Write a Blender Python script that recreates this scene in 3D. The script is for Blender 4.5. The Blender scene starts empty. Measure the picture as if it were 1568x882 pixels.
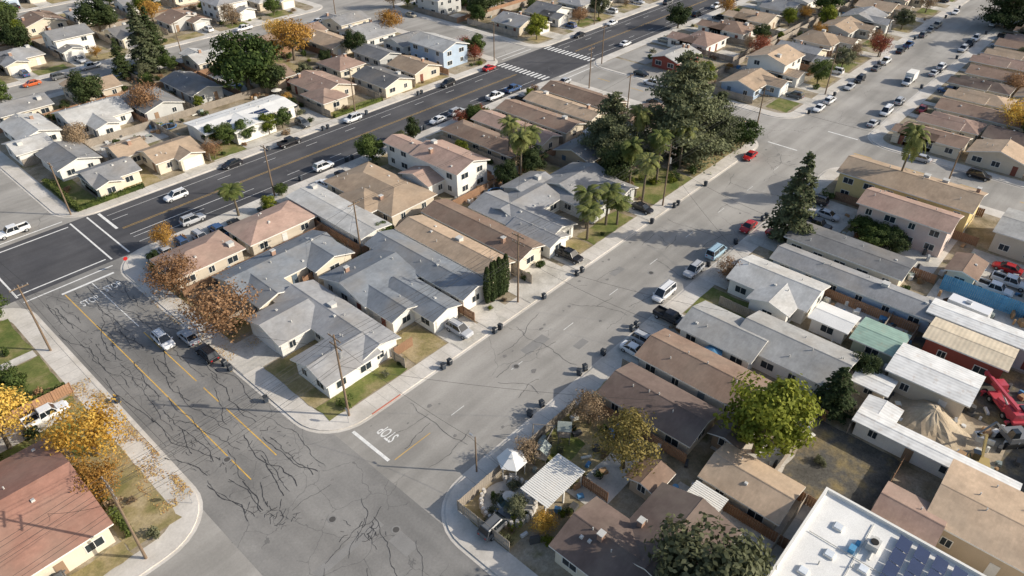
import bpy, math, random
from mathutils import Vector, Matrix
R=random.Random(11)
sc=bpy.context.scene
COL=sc.collection
# ---------------------------------------------------------------- materials
def newmat(name):
    m=bpy.data.materials.new(name);m.use_nodes=True
    nt=m.node_tree;b=nt.nodes['Principled BSDF'];return m,nt,b
MC={}
def mat(name,c,rough=.85,var=.18,sc1=.6,sc2=9.0,metal=0,bump=0,objrand=0.0,spec=.3):
    if name in MC:return MC[name]
    m,nt,b=newmat(name);N=nt.nodes;L=nt.links
    tc=N.new('ShaderNodeTexCoord')
    n1=N.new('ShaderNodeTexNoise');n1.inputs['Scale'].default_value=sc1;n1.inputs['Detail'].default_value=5
    n2=N.new('ShaderNodeTexNoise');n2.inputs['Scale'].default_value=sc2;n2.inputs['Detail'].default_value=3
    L.new(tc.outputs['Object'],n1.inputs['Vector']);L.new(tc.outputs['Object'],n2.inputs['Vector'])
    a=N.new('ShaderNodeMath');a.operation='ADD';L.new(n1.outputs[0],a.inputs[0]);L.new(n2.outputs[0],a.inputs[1])
    mr=N.new('ShaderNodeMapRange');mr.inputs[1].default_value=.65;mr.inputs[2].default_value=1.35
    mr.inputs[3].default_value=1-var;mr.inputs[4].default_value=1+var
    L.new(a.outputs[0],mr.inputs[0])
    fac=mr.outputs[0]
    if objrand:
        oi=N.new('ShaderNodeObjectInfo');m2=N.new('ShaderNodeMapRange');m2.inputs[3].default_value=1-objrand;m2.inputs[4].default_value=1+objrand
        L.new(oi.outputs['Random'],m2.inputs[0]);mm=N.new('ShaderNodeMath');mm.operation='MULTIPLY'
        L.new(fac,mm.inputs[0]);L.new(m2.outputs[0],mm.inputs[1]);fac=mm.outputs[0]
    v=N.new('ShaderNodeVectorMath');v.operation='SCALE';v.inputs[0].default_value=c
    L.new(fac,v.inputs['Scale']);L.new(v.outputs[0],b.inputs['Base Color'])
    b.inputs['Roughness'].default_value=rough;b.inputs['Metallic'].default_value=metal
    b.inputs['Specular IOR Level'].default_value=spec
    MC[name]=m;return m
def shingle(name,c,var=.26):
    if name in MC:return MC[name]
    m,nt,b=newmat(name);N=nt.nodes;L=nt.links
    tc=N.new('ShaderNodeTexCoord')
    br=N.new('ShaderNodeTexBrick');br.inputs['Scale'].default_value=1;br.inputs['Brick Width'].default_value=.6;br.inputs['Row Height'].default_value=.28
    br.inputs['Mortar Size'].default_value=.015
    br.inputs['Color1'].default_value=(1.06,1.06,1.06,1);br.inputs['Color2'].default_value=(.94,.94,.94,1);br.inputs['Mortar'].default_value=(.95,.95,.95,1)
    L.new(tc.outputs['Object'],br.inputs['Vector'])
    oi=N.new('ShaderNodeObjectInfo')
    off=N.new('ShaderNodeVectorMath');off.operation='ADD';rs=N.new('ShaderNodeMath');rs.operation='MULTIPLY';rs.inputs[1].default_value=300
    L.new(oi.outputs['Random'],rs.inputs[0]);L.new(tc.outputs['Object'],off.inputs[0]);L.new(rs.outputs[0],off.inputs[1])
    n1=N.new('ShaderNodeTexNoise');n1.inputs['Scale'].default_value=.3;n1.inputs['Detail'].default_value=9;n1.inputs['Roughness'].default_value=.74
    L.new(off.outputs[0],n1.inputs['Vector'])
    mr=N.new('ShaderNodeMapRange');mr.inputs[1].default_value=.3;mr.inputs[2].default_value=.7;mr.inputs[3].default_value=1-var;mr.inputs[4].default_value=1+var
    L.new(n1.outputs[0],mr.inputs[0])
    m2=N.new('ShaderNodeMapRange');m2.inputs[3].default_value=.8;m2.inputs[4].default_value=1.2
    L.new(oi.outputs['Random'],m2.inputs[0]);mm=N.new('ShaderNodeMath');mm.operation='MULTIPLY';L.new(mr.outputs[0],mm.inputs[0]);L.new(m2.outputs[0],mm.inputs[1])
    v=N.new('ShaderNodeVectorMath');v.operation='MULTIPLY';v.inputs[1].default_value=c;L.new(br.outputs['Color'],v.inputs[0])
    s=N.new('ShaderNodeVectorMath');s.operation='SCALE';L.new(v.outputs[0],s.inputs[0]);L.new(mm.outputs[0],s.inputs['Scale'])
    n3=N.new('ShaderNodeTexNoise');n3.inputs['Scale'].default_value=.18;n3.inputs['Detail'].default_value=5;L.new(off.outputs[0],n3.inputs['Vector'])
    m3=N.new('ShaderNodeMapRange');m3.inputs[1].default_value=.45;m3.inputs[2].default_value=.75;m3.inputs[4].default_value=.4;L.new(n3.outputs[0],m3.inputs[0])
    mx=N.new('ShaderNodeMixRGB');L.new(m3.outputs[0],mx.inputs[0]);L.new(s.outputs[0],mx.inputs[1]);mx.inputs[2].default_value=(.33,.28,.22,1)
    L.new(mx.outputs[0],b.inputs['Base Color']);b.inputs['Roughness'].default_value=.9;b.inputs['Specular IOR Level'].default_value=.2
    MC[name]=m;return m
def corrug(name,c,axis='X'):
    if name in MC:return MC[name]
    m,nt,b=newmat(name);N=nt.nodes;L=nt.links
    tc=N.new('ShaderNodeTexCoord');w=N.new('ShaderNodeTexWave');w.bands_direction=axis;w.inputs['Scale'].default_value=.55;w.inputs['Distortion'].default_value=.2
    L.new(tc.outputs['Object'],w.inputs['Vector'])
    n=N.new('ShaderNodeTexNoise');n.inputs['Scale'].default_value=.7;n.inputs['Detail'].default_value=6;L.new(tc.outputs['Object'],n.inputs['Vector'])
    a=N.new('ShaderNodeMath');a.operation='MULTIPLY_ADD';a.inputs[1].default_value=.2;L.new(w.outputs['Fac'],a.inputs[0]);L.new(n.outputs[0],a.inputs[2])
    mr=N.new('ShaderNodeMapRange');mr.inputs[1].default_value=.3;mr.inputs[2].default_value=.9;mr.inputs[3].default_value=.72;mr.inputs[4].default_value=1.12;L.new(a.outputs[0],mr.inputs[0])
    s=N.new('ShaderNodeVectorMath');s.operation='SCALE';s.inputs[0].default_value=c;L.new(mr.outputs[0],s.inputs['Scale'])
    rn=N.new('ShaderNodeTexNoise');rn.inputs['Scale'].default_value=.9;rn.inputs['Detail'].default_value=8;rn.inputs['Roughness'].default_value=.7;L.new(tc.outputs['Object'],rn.inputs['Vector'])
    rr=N.new('ShaderNodeMapRange');rr.inputs[1].default_value=.55;rr.inputs[2].default_value=.72;rr.inputs[4].default_value=.5;L.new(rn.outputs[0],rr.inputs[0])
    mx=N.new('ShaderNodeMixRGB');L.new(rr.outputs[0],mx.inputs[0]);L.new(s.outputs[0],mx.inputs[1]);mx.inputs[2].default_value=(.4,.27,.17,1)
    L.new(mx.outputs[0],b.inputs['Base Color'])
    b.inputs['Roughness'].default_value=.55
    MC[name]=m;return m
def leafmat(name,c1,c2):
    if name in MC:return MC[name]
    m,nt,b=newmat(name);N=nt.nodes;L=nt.links
    tc=N.new('ShaderNodeTexCoord');n=N.new('ShaderNodeTexNoise');n.inputs['Scale'].default_value=.8;n.inputs['Detail'].default_value=4
    L.new(tc.outputs['Object'],n.inputs['Vector'])
    oi=N.new('ShaderNodeObjectInfo');ad=N.new('ShaderNodeMath');ad.operation='MULTIPLY_ADD';ad.inputs[1].default_value=.25;L.new(oi.outputs['Random'],ad.inputs[0]);L.new(n.outputs[0],ad.inputs[2])
    cr=N.new('ShaderNodeValToRGB');cr.color_ramp.elements[0].position=.42;cr.color_ramp.elements[1].position=.82
    cr.color_ramp.elements[0].color=(*c1,1);cr.color_ramp.elements[1].color=(*c2,1);L.new(ad.outputs[0],cr.inputs[0])
    L.new(cr.outputs[0],b.inputs['Base Color']);b.inputs['Roughness'].default_value=.75;b.inputs['Specular IOR Level'].default_value=.2
    t=N.new('ShaderNodeBsdfTranslucent');L.new(cr.outputs[0],t.inputs['Color']);mx=N.new('ShaderNodeMixShader');mx.inputs[0].default_value=.3
    o=N['Material Output'];L.new(b.outputs[0],mx.inputs[1]);L.new(t.outputs[0],mx.inputs[2]);L.new(mx.outputs[0],o.inputs['Surface'])
    MC[name]=m;return m
def ground_mix(name,cols,scale,crack=None,finevar=.12,streak=None):
    m,nt,b=newmat(name);N=nt.nodes;L=nt.links
    tc=N.new('ShaderNodeTexCoord')
    n=N.new('ShaderNodeTexNoise');n.inputs['Scale'].default_value=scale;n.inputs['Detail'].default_value=7;n.inputs['Roughness'].default_value=.6;L.new(tc.outputs['Object'],n.inputs['Vector'])
    cr=N.new('ShaderNodeValToRGB');els=cr.color_ramp.elements
    k=len(cols)
    for i,c in enumerate(cols):
        p=.36+.28*i/(k-1)
        if i<2:e=els[i];e.position=p
        else:e=els.new(p)
        e.color=(*c,1)
    L.new(n.outputs[0],cr.inputs[0])
    f=N.new('ShaderNodeTexNoise');f.inputs['Scale'].default_value=3.5;f.inputs['Detail'].default_value=6;f.inputs['Roughness'].default_value=.75;L.new(tc.outputs['Object'],f.inputs['Vector'])
    mr=N.new('ShaderNodeMapRange');mr.inputs[1].default_value=.3;mr.inputs[2].default_value=.7;mr.inputs[3].default_value=1-finevar;mr.inputs[4].default_value=1+finevar;L.new(f.outputs[0],mr.inputs[0])
    s=N.new('ShaderNodeVectorMath');s.operation='SCALE';L.new(cr.outputs[0],s.inputs[0]);L.new(mr.outputs[0],s.inputs['Scale'])
    out=s.outputs[0]
    if streak:
        mp=N.new('ShaderNodeMapping');mp.inputs['Scale'].default_value=(*streak,1);L.new(tc.outputs['Object'],mp.inputs['Vector'])
        sn=N.new('ShaderNodeTexNoise');sn.inputs['Scale'].default_value=1;sn.inputs['Detail'].default_value=4;L.new(mp.outputs[0],sn.inputs['Vector'])
        sr=N.new('ShaderNodeMapRange');sr.inputs[1].default_value=.35;sr.inputs[2].default_value=.65;sr.inputs[3].default_value=.84;sr.inputs[4].default_value=1.08;L.new(sn.outputs[0],sr.inputs[0])
        s2=N.new('ShaderNodeVectorMath');s2.operation='SCALE';L.new(out,s2.inputs[0]);L.new(sr.outputs[0],s2.inputs['Scale']);out=s2.outputs[0]
    if crack:
        csc,cw,cc,thr=crack
        dn=N.new('ShaderNodeTexNoise');dn.inputs['Scale'].default_value=.5;dn.inputs['Detail'].default_value=6;L.new(tc.outputs['Object'],dn.inputs['Vector'])
        mx=N.new('ShaderNodeMixRGB');mx.blend_type='LINEAR_LIGHT';mx.inputs[0].default_value=.9;L.new(tc.outputs['Object'],mx.inputs[1]);L.new(dn.outputs['Color'],mx.inputs[2])
        vo=N.new('ShaderNodeTexVoronoi');vo.feature='DISTANCE_TO_EDGE';vo.inputs['Scale'].default_value=csc;L.new(mx.outputs[0],vo.inputs['Vector'])
        lt=N.new('ShaderNodeMath');lt.operation='LESS_THAN';lt.inputs[1].default_value=cw*csc;L.new(vo.outputs['Distance'],lt.inputs[0])
        mk=N.new('ShaderNodeTexNoise');mk.inputs['Scale'].default_value=.06;mk.inputs['Detail'].default_value=3;L.new(tc.outputs['Object'],mk.inputs['Vector'])
        gt=N.new('ShaderNodeMath');gt.operation='GREATER_THAN';gt.inputs[1].default_value=thr;L.new(mk.outputs[0],gt.inputs[0])
        ml=N.new('ShaderNodeMath');ml.operation='MULTIPLY';L.new(lt.outputs[0],ml.inputs[0]);L.new(gt.outputs[0],ml.inputs[1])
        m3=N.new('ShaderNodeMath');m3.operation='MULTIPLY';m3.inputs[1].default_value=.5;L.new(ml.outputs[0],m3.inputs[0])
        fx=N.new('ShaderNodeMixRGB');L.new(m3.outputs[0],fx.inputs[0]);L.new(out,fx.inputs[1]);fx.inputs[2].default_value=(*cc,1);out=fx.outputs[0]
    L.new(out,b.inputs['Base Color']);b.inputs['Roughness'].default_value=.93;b.inputs['Specular IOR Level'].default_value=.2
    MC[name]=m;return m
ASPH=ground_mix('old_asphalt',[(.3,.284,.258),(.36,.34,.31),(.405,.383,.35)],.07,crack=(.085,.035,(.1,.1,.1),.52),finevar=.09,streak=(.03,.35))
ASPHX=ground_mix('cross_street_asphalt',[(.2,.193,.182),(.25,.24,.225),(.3,.287,.267)],.08,crack=(.2,.03,(.08,.08,.08),.5),finevar=.13,streak=(.35,.03))
ASPHD=ground_mix('new_asphalt',[(.07,.07,.076),(.088,.087,.092),(.11,.108,.112)],.09,crack=(.05,.05,(.17,.17,.17),.6),streak=(.03,.4))
CONC=ground_mix('pavement_concrete',[(.5,.465,.41),(.585,.545,.49),(.655,.615,.56)],.2,finevar=.12)
DRIVE=ground_mix('driveway_concrete',[(.41,.385,.34),(.54,.51,.455),(.63,.595,.54)],.25,crack=(.25,.03,(.3,.27,.24),.5),finevar=.14)
YARD=ground_mix('yard_soil',[(.16,.135,.08),(.28,.23,.155),(.37,.315,.24),(.21,.185,.095)],.13,finevar=.32)
GREEN=ground_mix('lawn_grass',[(.09,.125,.03),(.165,.175,.055),(.29,.24,.12)],.22,finevar=.3)
DRY=ground_mix('dry_grass',[(.2,.18,.07),(.31,.25,.125),(.41,.33,.2)],.3,finevar=.3)
DIRT=ground_mix('dark_dirt',[(.075,.07,.06),(.11,.103,.09),(.26,.2,.1)],.2,finevar=.4)
SAND=ground_mix('sand',[(.36,.285,.2),(.44,.36,.255),(.5,.415,.31)],.3,finevar=.2)
FAR=ground_mix('far_ground',[(.13,.12,.07),(.2,.18,.12),(.14,.15,.08)],.02)
WHITE=mat('road_paint_white',(.74,.73,.7),var=.25,sc1=1.2);YEL=mat('road_paint_yellow',(.66,.41,.1),var=.25,sc1=1.2)
TAR=mat('crack_sealant',(.052,.052,.054),var=.3,rough=.8)
TRIM=mat('trim_white',(.74,.72,.67),var=.08);GLASS=mat('window_glass',(.03,.04,.05),rough=.12,var=.2,spec=.6)
VENT=mat('roof_vent_metal',(.55,.54,.51),rough=.5,var=.15);SOLAR=mat('solar_panel',(.03,.045,.1),rough=.15,var=.15,spec=.7)
WOOD=mat('fence_wood',(.33,.195,.12),var=.25,sc1=.4,objrand=.3);WOODG=mat('fence_wood_weathered',(.33,.285,.235),var=.25,objrand=.2)
POLEW=mat('pole_wood',(.2,.145,.1),var=.2);METAL=mat('grey_metal',(.4,.41,.42),rough=.4,metal=.4,var=.1)
BARK=mat('bark',(.15,.12,.085),var=.3,sc1=2);RUB=mat('tyre_rubber',(.02,.02,.02),var=.1);BINM=mat('bin_plastic',(.05,.06,.075),rough=.5,var=.15,objrand=.35)
BLACKW=mat('wire_black',(.05,.05,.05),var=0)
WALLS={k:mat('wall_'+k,c,var=.1) for k,c in dict(white=(.76,.74,.69),cream=(.68,.61,.49),beige=(.58,.51,.41),tan=(.49,.39,.28),yellow=(.68,.53,.25),grey=(.5,.5,.48),blue=(.39,.48,.59),pink=(.62,.5,.45),red=(.28,.075,.055),green=(.36,.41,.32),brown=(.35,.25,.17)).items()}
ROOFS={k:shingle('shingle_'+k,c) for k,c in dict(grey=(.28,.28,.283),dgrey=(.165,.167,.172),lgrey=(.43,.425,.41),brown=(.26,.18,.135),dbrown=(.155,.115,.098),tan=(.43,.32,.225),red=(.37,.195,.145),rose=(.37,.255,.205),slate=(.215,.235,.26)).items()}
ROOFS['white']=mat('white_membrane',(.75,.74,.71),var=.16,sc1=.3);ROOFS['metal']=corrug('metal_roof_white',(.78,.77,.74));ROOFS['metaltan']=corrug('metal_roof_tan',(.7,.59,.43),'Y');ROOFS['metalgreen']=corrug('metal_roof_green',(.3,.43,.35))
DOORC=[mat('door_'+str(i),c,var=.08) for i,c in enumerate([(.7,.68,.65),(.3,.2,.13),(.2,.07,.05),(.12,.16,.2)])]
# ---------------------------------------------------------------- mesh builder
class MB:
    def __init__(s):s.v=[];s.f=[];s.m=[]
    def poly(s,pts,m=0):
        k=len(s.v);s.v+=[tuple(p) for p in pts];s.f.append(tuple(range(k,k+len(pts))));s.m.append(m)
    def box(s,x0,x1,y0,y1,z0,z1,m=0,top=None):
        k=len(s.v)
        t=top if top else (x0,x1,y0,y1)
        s.v+=[(x0,y0,z0),(x1,y0,z0),(x1,y1,z0),(x0,y1,z0),(t[0],t[2],z1),(t[1],t[2],z1),(t[1],t[3],z1),(t[0],t[3],z1)]
        for q in ((0,3,2,1),(4,5,6,7),(0,1,5,4),(1,2,6,5),(2,3,7,6),(3,0,4,7)):
            s.f.append(tuple(k+i for i in q));s.m.append(m)
    def tube(s,p0,p1,r0,r1,n=7,m=0,cap=True):
        p0=Vector(p0);p1=Vector(p1);d=(p1-p0).normalized()
        a=d.orthogonal().normalized();b=d.cross(a);k=len(s.v)
        for p,r in((p0,r0),(p1,r1)):
            for i in range(n):
                t=2*math.pi*i/n;s.v.append(tuple(p+(a*math.cos(t)+b*math.sin(t))*r))
        for i in range(n):
            j=(i+1)%n;s.f.append((k+i,k+j,k+n+j,k+n+i));s.m.append(m)
        if cap:
            s.f.append(tuple(k+n+i for i in range(n)));s.m.append(m);s.f.append(tuple(k+n-1-i for i in range(n)));s.m.append(m)
    def mesh(s,name,mats,smooth=False):
        me=bpy.data.meshes.new(name);me.from_pydata(s.v,[],s.f)
        for m in mats:me.materials.append(m)
        if len(mats)>1:me.polygons.foreach_set('material_index',s.m)
        if smooth:me.polygons.foreach_set('use_smooth',[True]*len(s.f))
        me.update();return me
    def obj(s,name,mats,parent=None,loc=(0,0,0),rot=0,smooth=False):
        return place(s.mesh(name,mats,smooth),name,loc,rot,1,parent)
def place(me,name,loc=(0,0,0),rot=0,scale=1,parent=None):
    o=bpy.data.objects.new(name,me);o.location=loc;o.rotation_euler=(0,0,rot)
    o.scale=scale if isinstance(scale,tuple) else (scale,)*3
    COL.objects.link(o)
    if parent:o.parent=parent
    return o
def empty(name,loc):
    e=bpy.data.objects.new(name,None);e.location=loc;e.empty_display_size=.5;COL.objects.link(e);return e
# ---------------------------------------------------------------- ground, roads, blocks
def sheet(name,a0,a1,b0,b1,z,m):
    mb=MB();mb.poly([(a0,b0,z),(a1,b0,z),(a1,b1,z),(a0,b1,z)]);return mb.obj(name,[m])
sheet('ground',-2500,3500,-2500,3500,-.02,FAR)
sheet('road',-100,420,-80,360,0,ASPH)
sheet('cross_street_road',14.2,31.5,-75,121.2,.0045,ASPHX)
sheet('main_road',-100,420,121.2,140.3,.009,ASPHD)
def rrect(a0,a1,b0,b1,r,n=8):
    pts=[]
    for cx,cy,t0 in((a1-r,b1-r,0),(a0+r,b1-r,90),(a0+r,b0+r,180),(a1-r,b0+r,270)):
        for i in range(n+1):
            t=math.radians(t0+90*i/n);pts.append((cx+r*math.cos(t),cy+r*math.sin(t)))
    return pts
BL=[(29.5,153,58.5,121.2),(29.5,153,140.3,212),(29.5,153,226,292),(29.5,153,302,350),(-95,14.8,140.3,212),(-95,14.8,58.5,121.2),(-95,14.8,-75,42),(31,153,-75,42),
(167,400,58.5,121.2),(167,400,140.3,212),(167,400,226,292),(167,400,302,350),(167,400,-75,42),(-95,14.8,226,350)]
for bl in BL:
    mb=MB();o=rrect(*bl,6.5);n=len(o);z=.13
    mb.poly([(x,y,z) for x,y in o])
    for i in range(n):
        j=(i+1)%n;mb.poly([(o[i][0],o[i][1],-.01),(o[j][0],o[j][1],-.01),(o[j][0],o[j][1],z),(o[i][0],o[i][1],z)])
    mb.obj('pavement',[CONC])
    w=2.9;mb=MB();mb.poly([(x,y,z+.005) for x,y in rrect(bl[0]+w,bl[1]-w,bl[2]+w,bl[3]-w,3.5)]);mb.obj('yard_ground',[YARD])
    mb=MB();gi=rrect(bl[0]-.45,bl[1]+.45,bl[2]-.45,bl[3]+.45,6.9)
    for i in range(n):
        j=(i+1)%n;mb.poly([(gi[i][0],gi[i][1],.0135),(gi[j][0],gi[j][1],.0135),(o[j][0],o[j][1],.0135),(o[i][0],o[i][1],.0135)])
    mb.obj('gutter_kerb',[CONC])
JOINT=mat('pavement_joint',(.34,.315,.28),var=.1)
mb=MB()
for a in range(38,146,2):
    for y0,y1 in((58.7,61.3),(39.2,41.8),(118.4,121.0),(140.5,143.1)):mb.poly([(a,y0,.1335),(a+.05,y0,.1335),(a+.05,y1,.1335),(a,y1,.1335)])
for b in range(67,114,2):
    for x0,x1 in((29.7,32.3),(12,14.6)):mb.poly([(x0,b,.1335),(x1,b,.1335),(x1,b+.05,.1335),(x0,b+.05,.1335)])
mb.obj('pavement_joints',[JOINT])
RK=mat('kerb_paint_red',(.42,.14,.1),var=.3);mb=MB()
mb.box(37,42,58.47,58.6,.02,.1345);mb.obj('painted_kerb',[RK])
zc=[0]
def patch(name,a0,a1,b0,b1,m):
    # slightly irregular, worn outline
    zc[0]=(zc[0]+1)%70;z=.141+zc[0]*.0006;mb=MB();p=[]
    j=.16 if name in('lawn','dry_lawn','dirt_lot') else 0
    cs=[(a0,b0),(a1,b0),(a1,b1),(a0,b1)]
    for k in range(4):
        (x0,y0),(x1,y1)=cs[k],cs[(k+1)%4];n=max(1,int(math.hypot(x1-x0,y1-y0)/1.2)) if j else 1
        for i in range(n):
            t=i/n;p.append((x0+(x1-x0)*t+R.uniform(-j,j),y0+(y1-y0)*t+R.uniform(-j,j),z))
    mb.poly(p);return mb.obj(name,[m])
lawn=lambda *a:patch('lawn',*a,GREEN)
dry=lambda *a:patch('dry_lawn',*a,DRY)
drv=lambda *a:patch('driveway',*a,DRIVE)
CZ=[0]
def crack(mb,x,y,dx,dy,L,w,j=.35):
    p=[(x,y)];base=math.atan2(dy,dx);drift=0;n=int(L/.45)
    for i in range(n):
        drift=drift*.8+R.gauss(0,j*.6);ang=base+drift+R.gauss(0,j*.5);x+=.45*math.cos(ang);y+=.45*math.sin(ang);p.append((x,y))
    for i in range(len(p)-1):
        (x0,y0),(x1,y1)=p[i],p[i+1];l=math.hypot(x1-x0,y1-y0);ww=w*R.uniform(.5,1.3);nx=-(y1-y0)/l*ww/2;ny=(x1-x0)/l*ww/2
        CZ[0]=(CZ[0]+1)%997;z=.0185+CZ[0]*.000002
        mb.poly([(x0-nx,y0-ny,z),(x1-nx,y1-ny,z),(x1+nx,y1+ny,z),(x0+nx,y0+ny,z)])
mb=MB()
for a in (16.8,17.6,18.4,19.1,19.6,21.8,22.6,23.2,25.8,26.6,27.6):
    b=56
    while b<116:
        L=R.uniform(4,15);crack(mb,a+R.uniform(-.3,.3),b,0,1,min(L,117-b),R.uniform(.06,.12),.26);b+=L+R.uniform(0,6)
for i in range(230):
    a=R.choice([17,18.2,18.8,19.4,22.4,23,26,27]);crack(mb,a+R.gauss(0,.3),R.uniform(56,112),R.uniform(-1,1),R.uniform(-.5,.5),R.uniform(.45,1.4),.06,.5)
for i in range(7):
    crack(mb,R.uniform(14,28),R.uniform(34,56),R.choice([1,.1]),R.choice([.1,1]),R.uniform(4,10),R.uniform(.04,.08),.3)
for i in range(9):
    a=40+i*13+R.uniform(-3,3);crack(mb,a,42.5+R.uniform(0,3),R.uniform(-.15,.15),1,R.uniform(6,14),.05,.3)
for b in (46.2,50.7,54.6):
    a=36
    while a<145:
        L=R.uniform(4,13);crack(mb,a,b+R.uniform(-.5,.5),1,0,L,.05,.25);a+=L+R.uniform(8,26)
for cx,cy in((24.8,45),(19.5,54)):
    for i in range(24):crack(mb,cx+R.gauss(0,.7),cy+R.gauss(0,1.0),R.uniform(-1,1),R.uniform(-1,1),R.uniform(.6,1.8),.07,.6)
mb.obj('road_cracks',[TAR])
patchm=mat('asphalt_patch',(.25,.242,.23),var=.15)
mb=MB()
for a,b,w,d in((60,50.8,5,1.6),(66,46,2.4,1.2),(26,39,1.8,3),(85,53,3,1.2),(18,44,9,1.1)):
    mb.poly([(a,b,.0125),(a+w,b,.0125),(a+w,b+d,.0125),(a,b+d,.0125)])
mb.obj('road_patch',[patchm])
ST=mat('oil_stain',(.2,.19,.18),var=.3);mb=MB()
for i in range(46):
    if i<26:x,y,z=R.uniform(34,150),R.choice([44.2,56.8,47.8,53.5])+R.gauss(0,.4),.0148
    else:x,y,z=R.choice([17.5,22.5,27])+R.gauss(0,.3),R.uniform(44,114),.0148
    r=R.uniform(.15,.5);mb.poly([(x+r*R.uniform(.6,1.3)*math.cos(t*.7),y+r*.8*R.uniform(.6,1.3)*math.sin(t*.7),z+i*.00002) for t in range(9)])
mb.obj('oil_stains',[ST])
def manhole(a,b):
    mb=MB();mb.tube((a,b,0),(a,b,.028),.38,.38,16);mb.tube((a,b,.0),(a,b,.024),.55,.55,16,1);mb.obj('manhole_cover',[mat('iron',(.09,.085,.08)),patchm])
for p in((27.5,42.5),(23.5,49),(20,66),(57,50.5),(90,49),(60,131)):manhole(*p)
MK={'w':MB(),'y':MB()}
def mk(c,a0,a1,b0,b1,z=.0165):MK[c].poly([(a0,b0,z),(a1,b0,z),(a1,b1,z),(a0,b1,z)])
mk('y',20.25,20.4,61,117);
for b0,b1 in((62,74),(76,80),(82,98)):mk('y',24.45,24.6,b0,b1)
mk('w',24.6,24.75,100,117);mk('w',20,28.5,117.2,117.7)
mk('w',33.2,33.65,50.8,58);
for a in range(44,150,12):mk('w',a,a+2.4,50.5,50.6)
mk('y',34,40,50.3,50.4)
mk('w',29.9,30.2,121.8,139.8);mk('w',33,33.3,121.8,139.8);mk('w',11.5,11.8,121.8,139.8);mk('w',14.6,14.9,121.8,139.8)
mk('w',15,29.3,119.6,119.9);mk('w',15,29.3,122.4,122.7);mk('w',15,29.3,138.6,138.9);mk('w',15,29.3,141.5,141.8)
mk('w',35,35.5,131.4,139.6)
for s0,s1 in((36,147),(174,400),(-90,9)):
    mk('y',s0,s1,130.5,130.58);mk('y',s0,s1,130.9,130.98)
    for a in range(int(s0),int(s1)-4,11):
        mk('w',a,a+3,126.2,126.32);mk('w',a,a+3,135.2,135.32)
    mk('w',s0,s1,123.9,124.0);mk('w',s0,s1,137.5,137.6)
mk('w',36,58,127.6,127.75)
for a0 in(148.6,169.5):
    for i in range(13):mk('w',a0,a0+3.2,122.4+i*1.38,123.05+i*1.38)
for b0 in(118.2,142.0):
    mk('w',153.5,166.5,b0,b0+.3)
    mk('w',153.5,166.5,b0+2.2,b0+2.5)
mk('w',152.6,153,51,58);mk('w',167.5,167.9,43,50)
for b in range(64,116,11):mk('y',159.9,160.1,b,b+4)
for b in range(-40,38,11):mk('y',159.9,160.1,b,b+4)
MK['w'].obj('white_road_marking',[WHITE]);MK['y'].obj('yellow_road_marking',[YEL])
def stop(a,b,rot):
    cu=bpy.data.curves.new('stop_road_marking','FONT');cu.body='STOP';cu.size=1.15;cu.align_x='CENTER';cu.materials.append(WHITE);cu.offset=.015
    o=bpy.data.objects.new('stop_road_marking',cu);o.location=(a,b,.0175);o.rotation_euler=(0,0,rot);o.scale=(1,2.1,1);COL.objects.link(o)
stop(22.4,111.5,0);stop(37.0,54.3,math.pi/2);stop(26.6,112.8,0)
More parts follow.
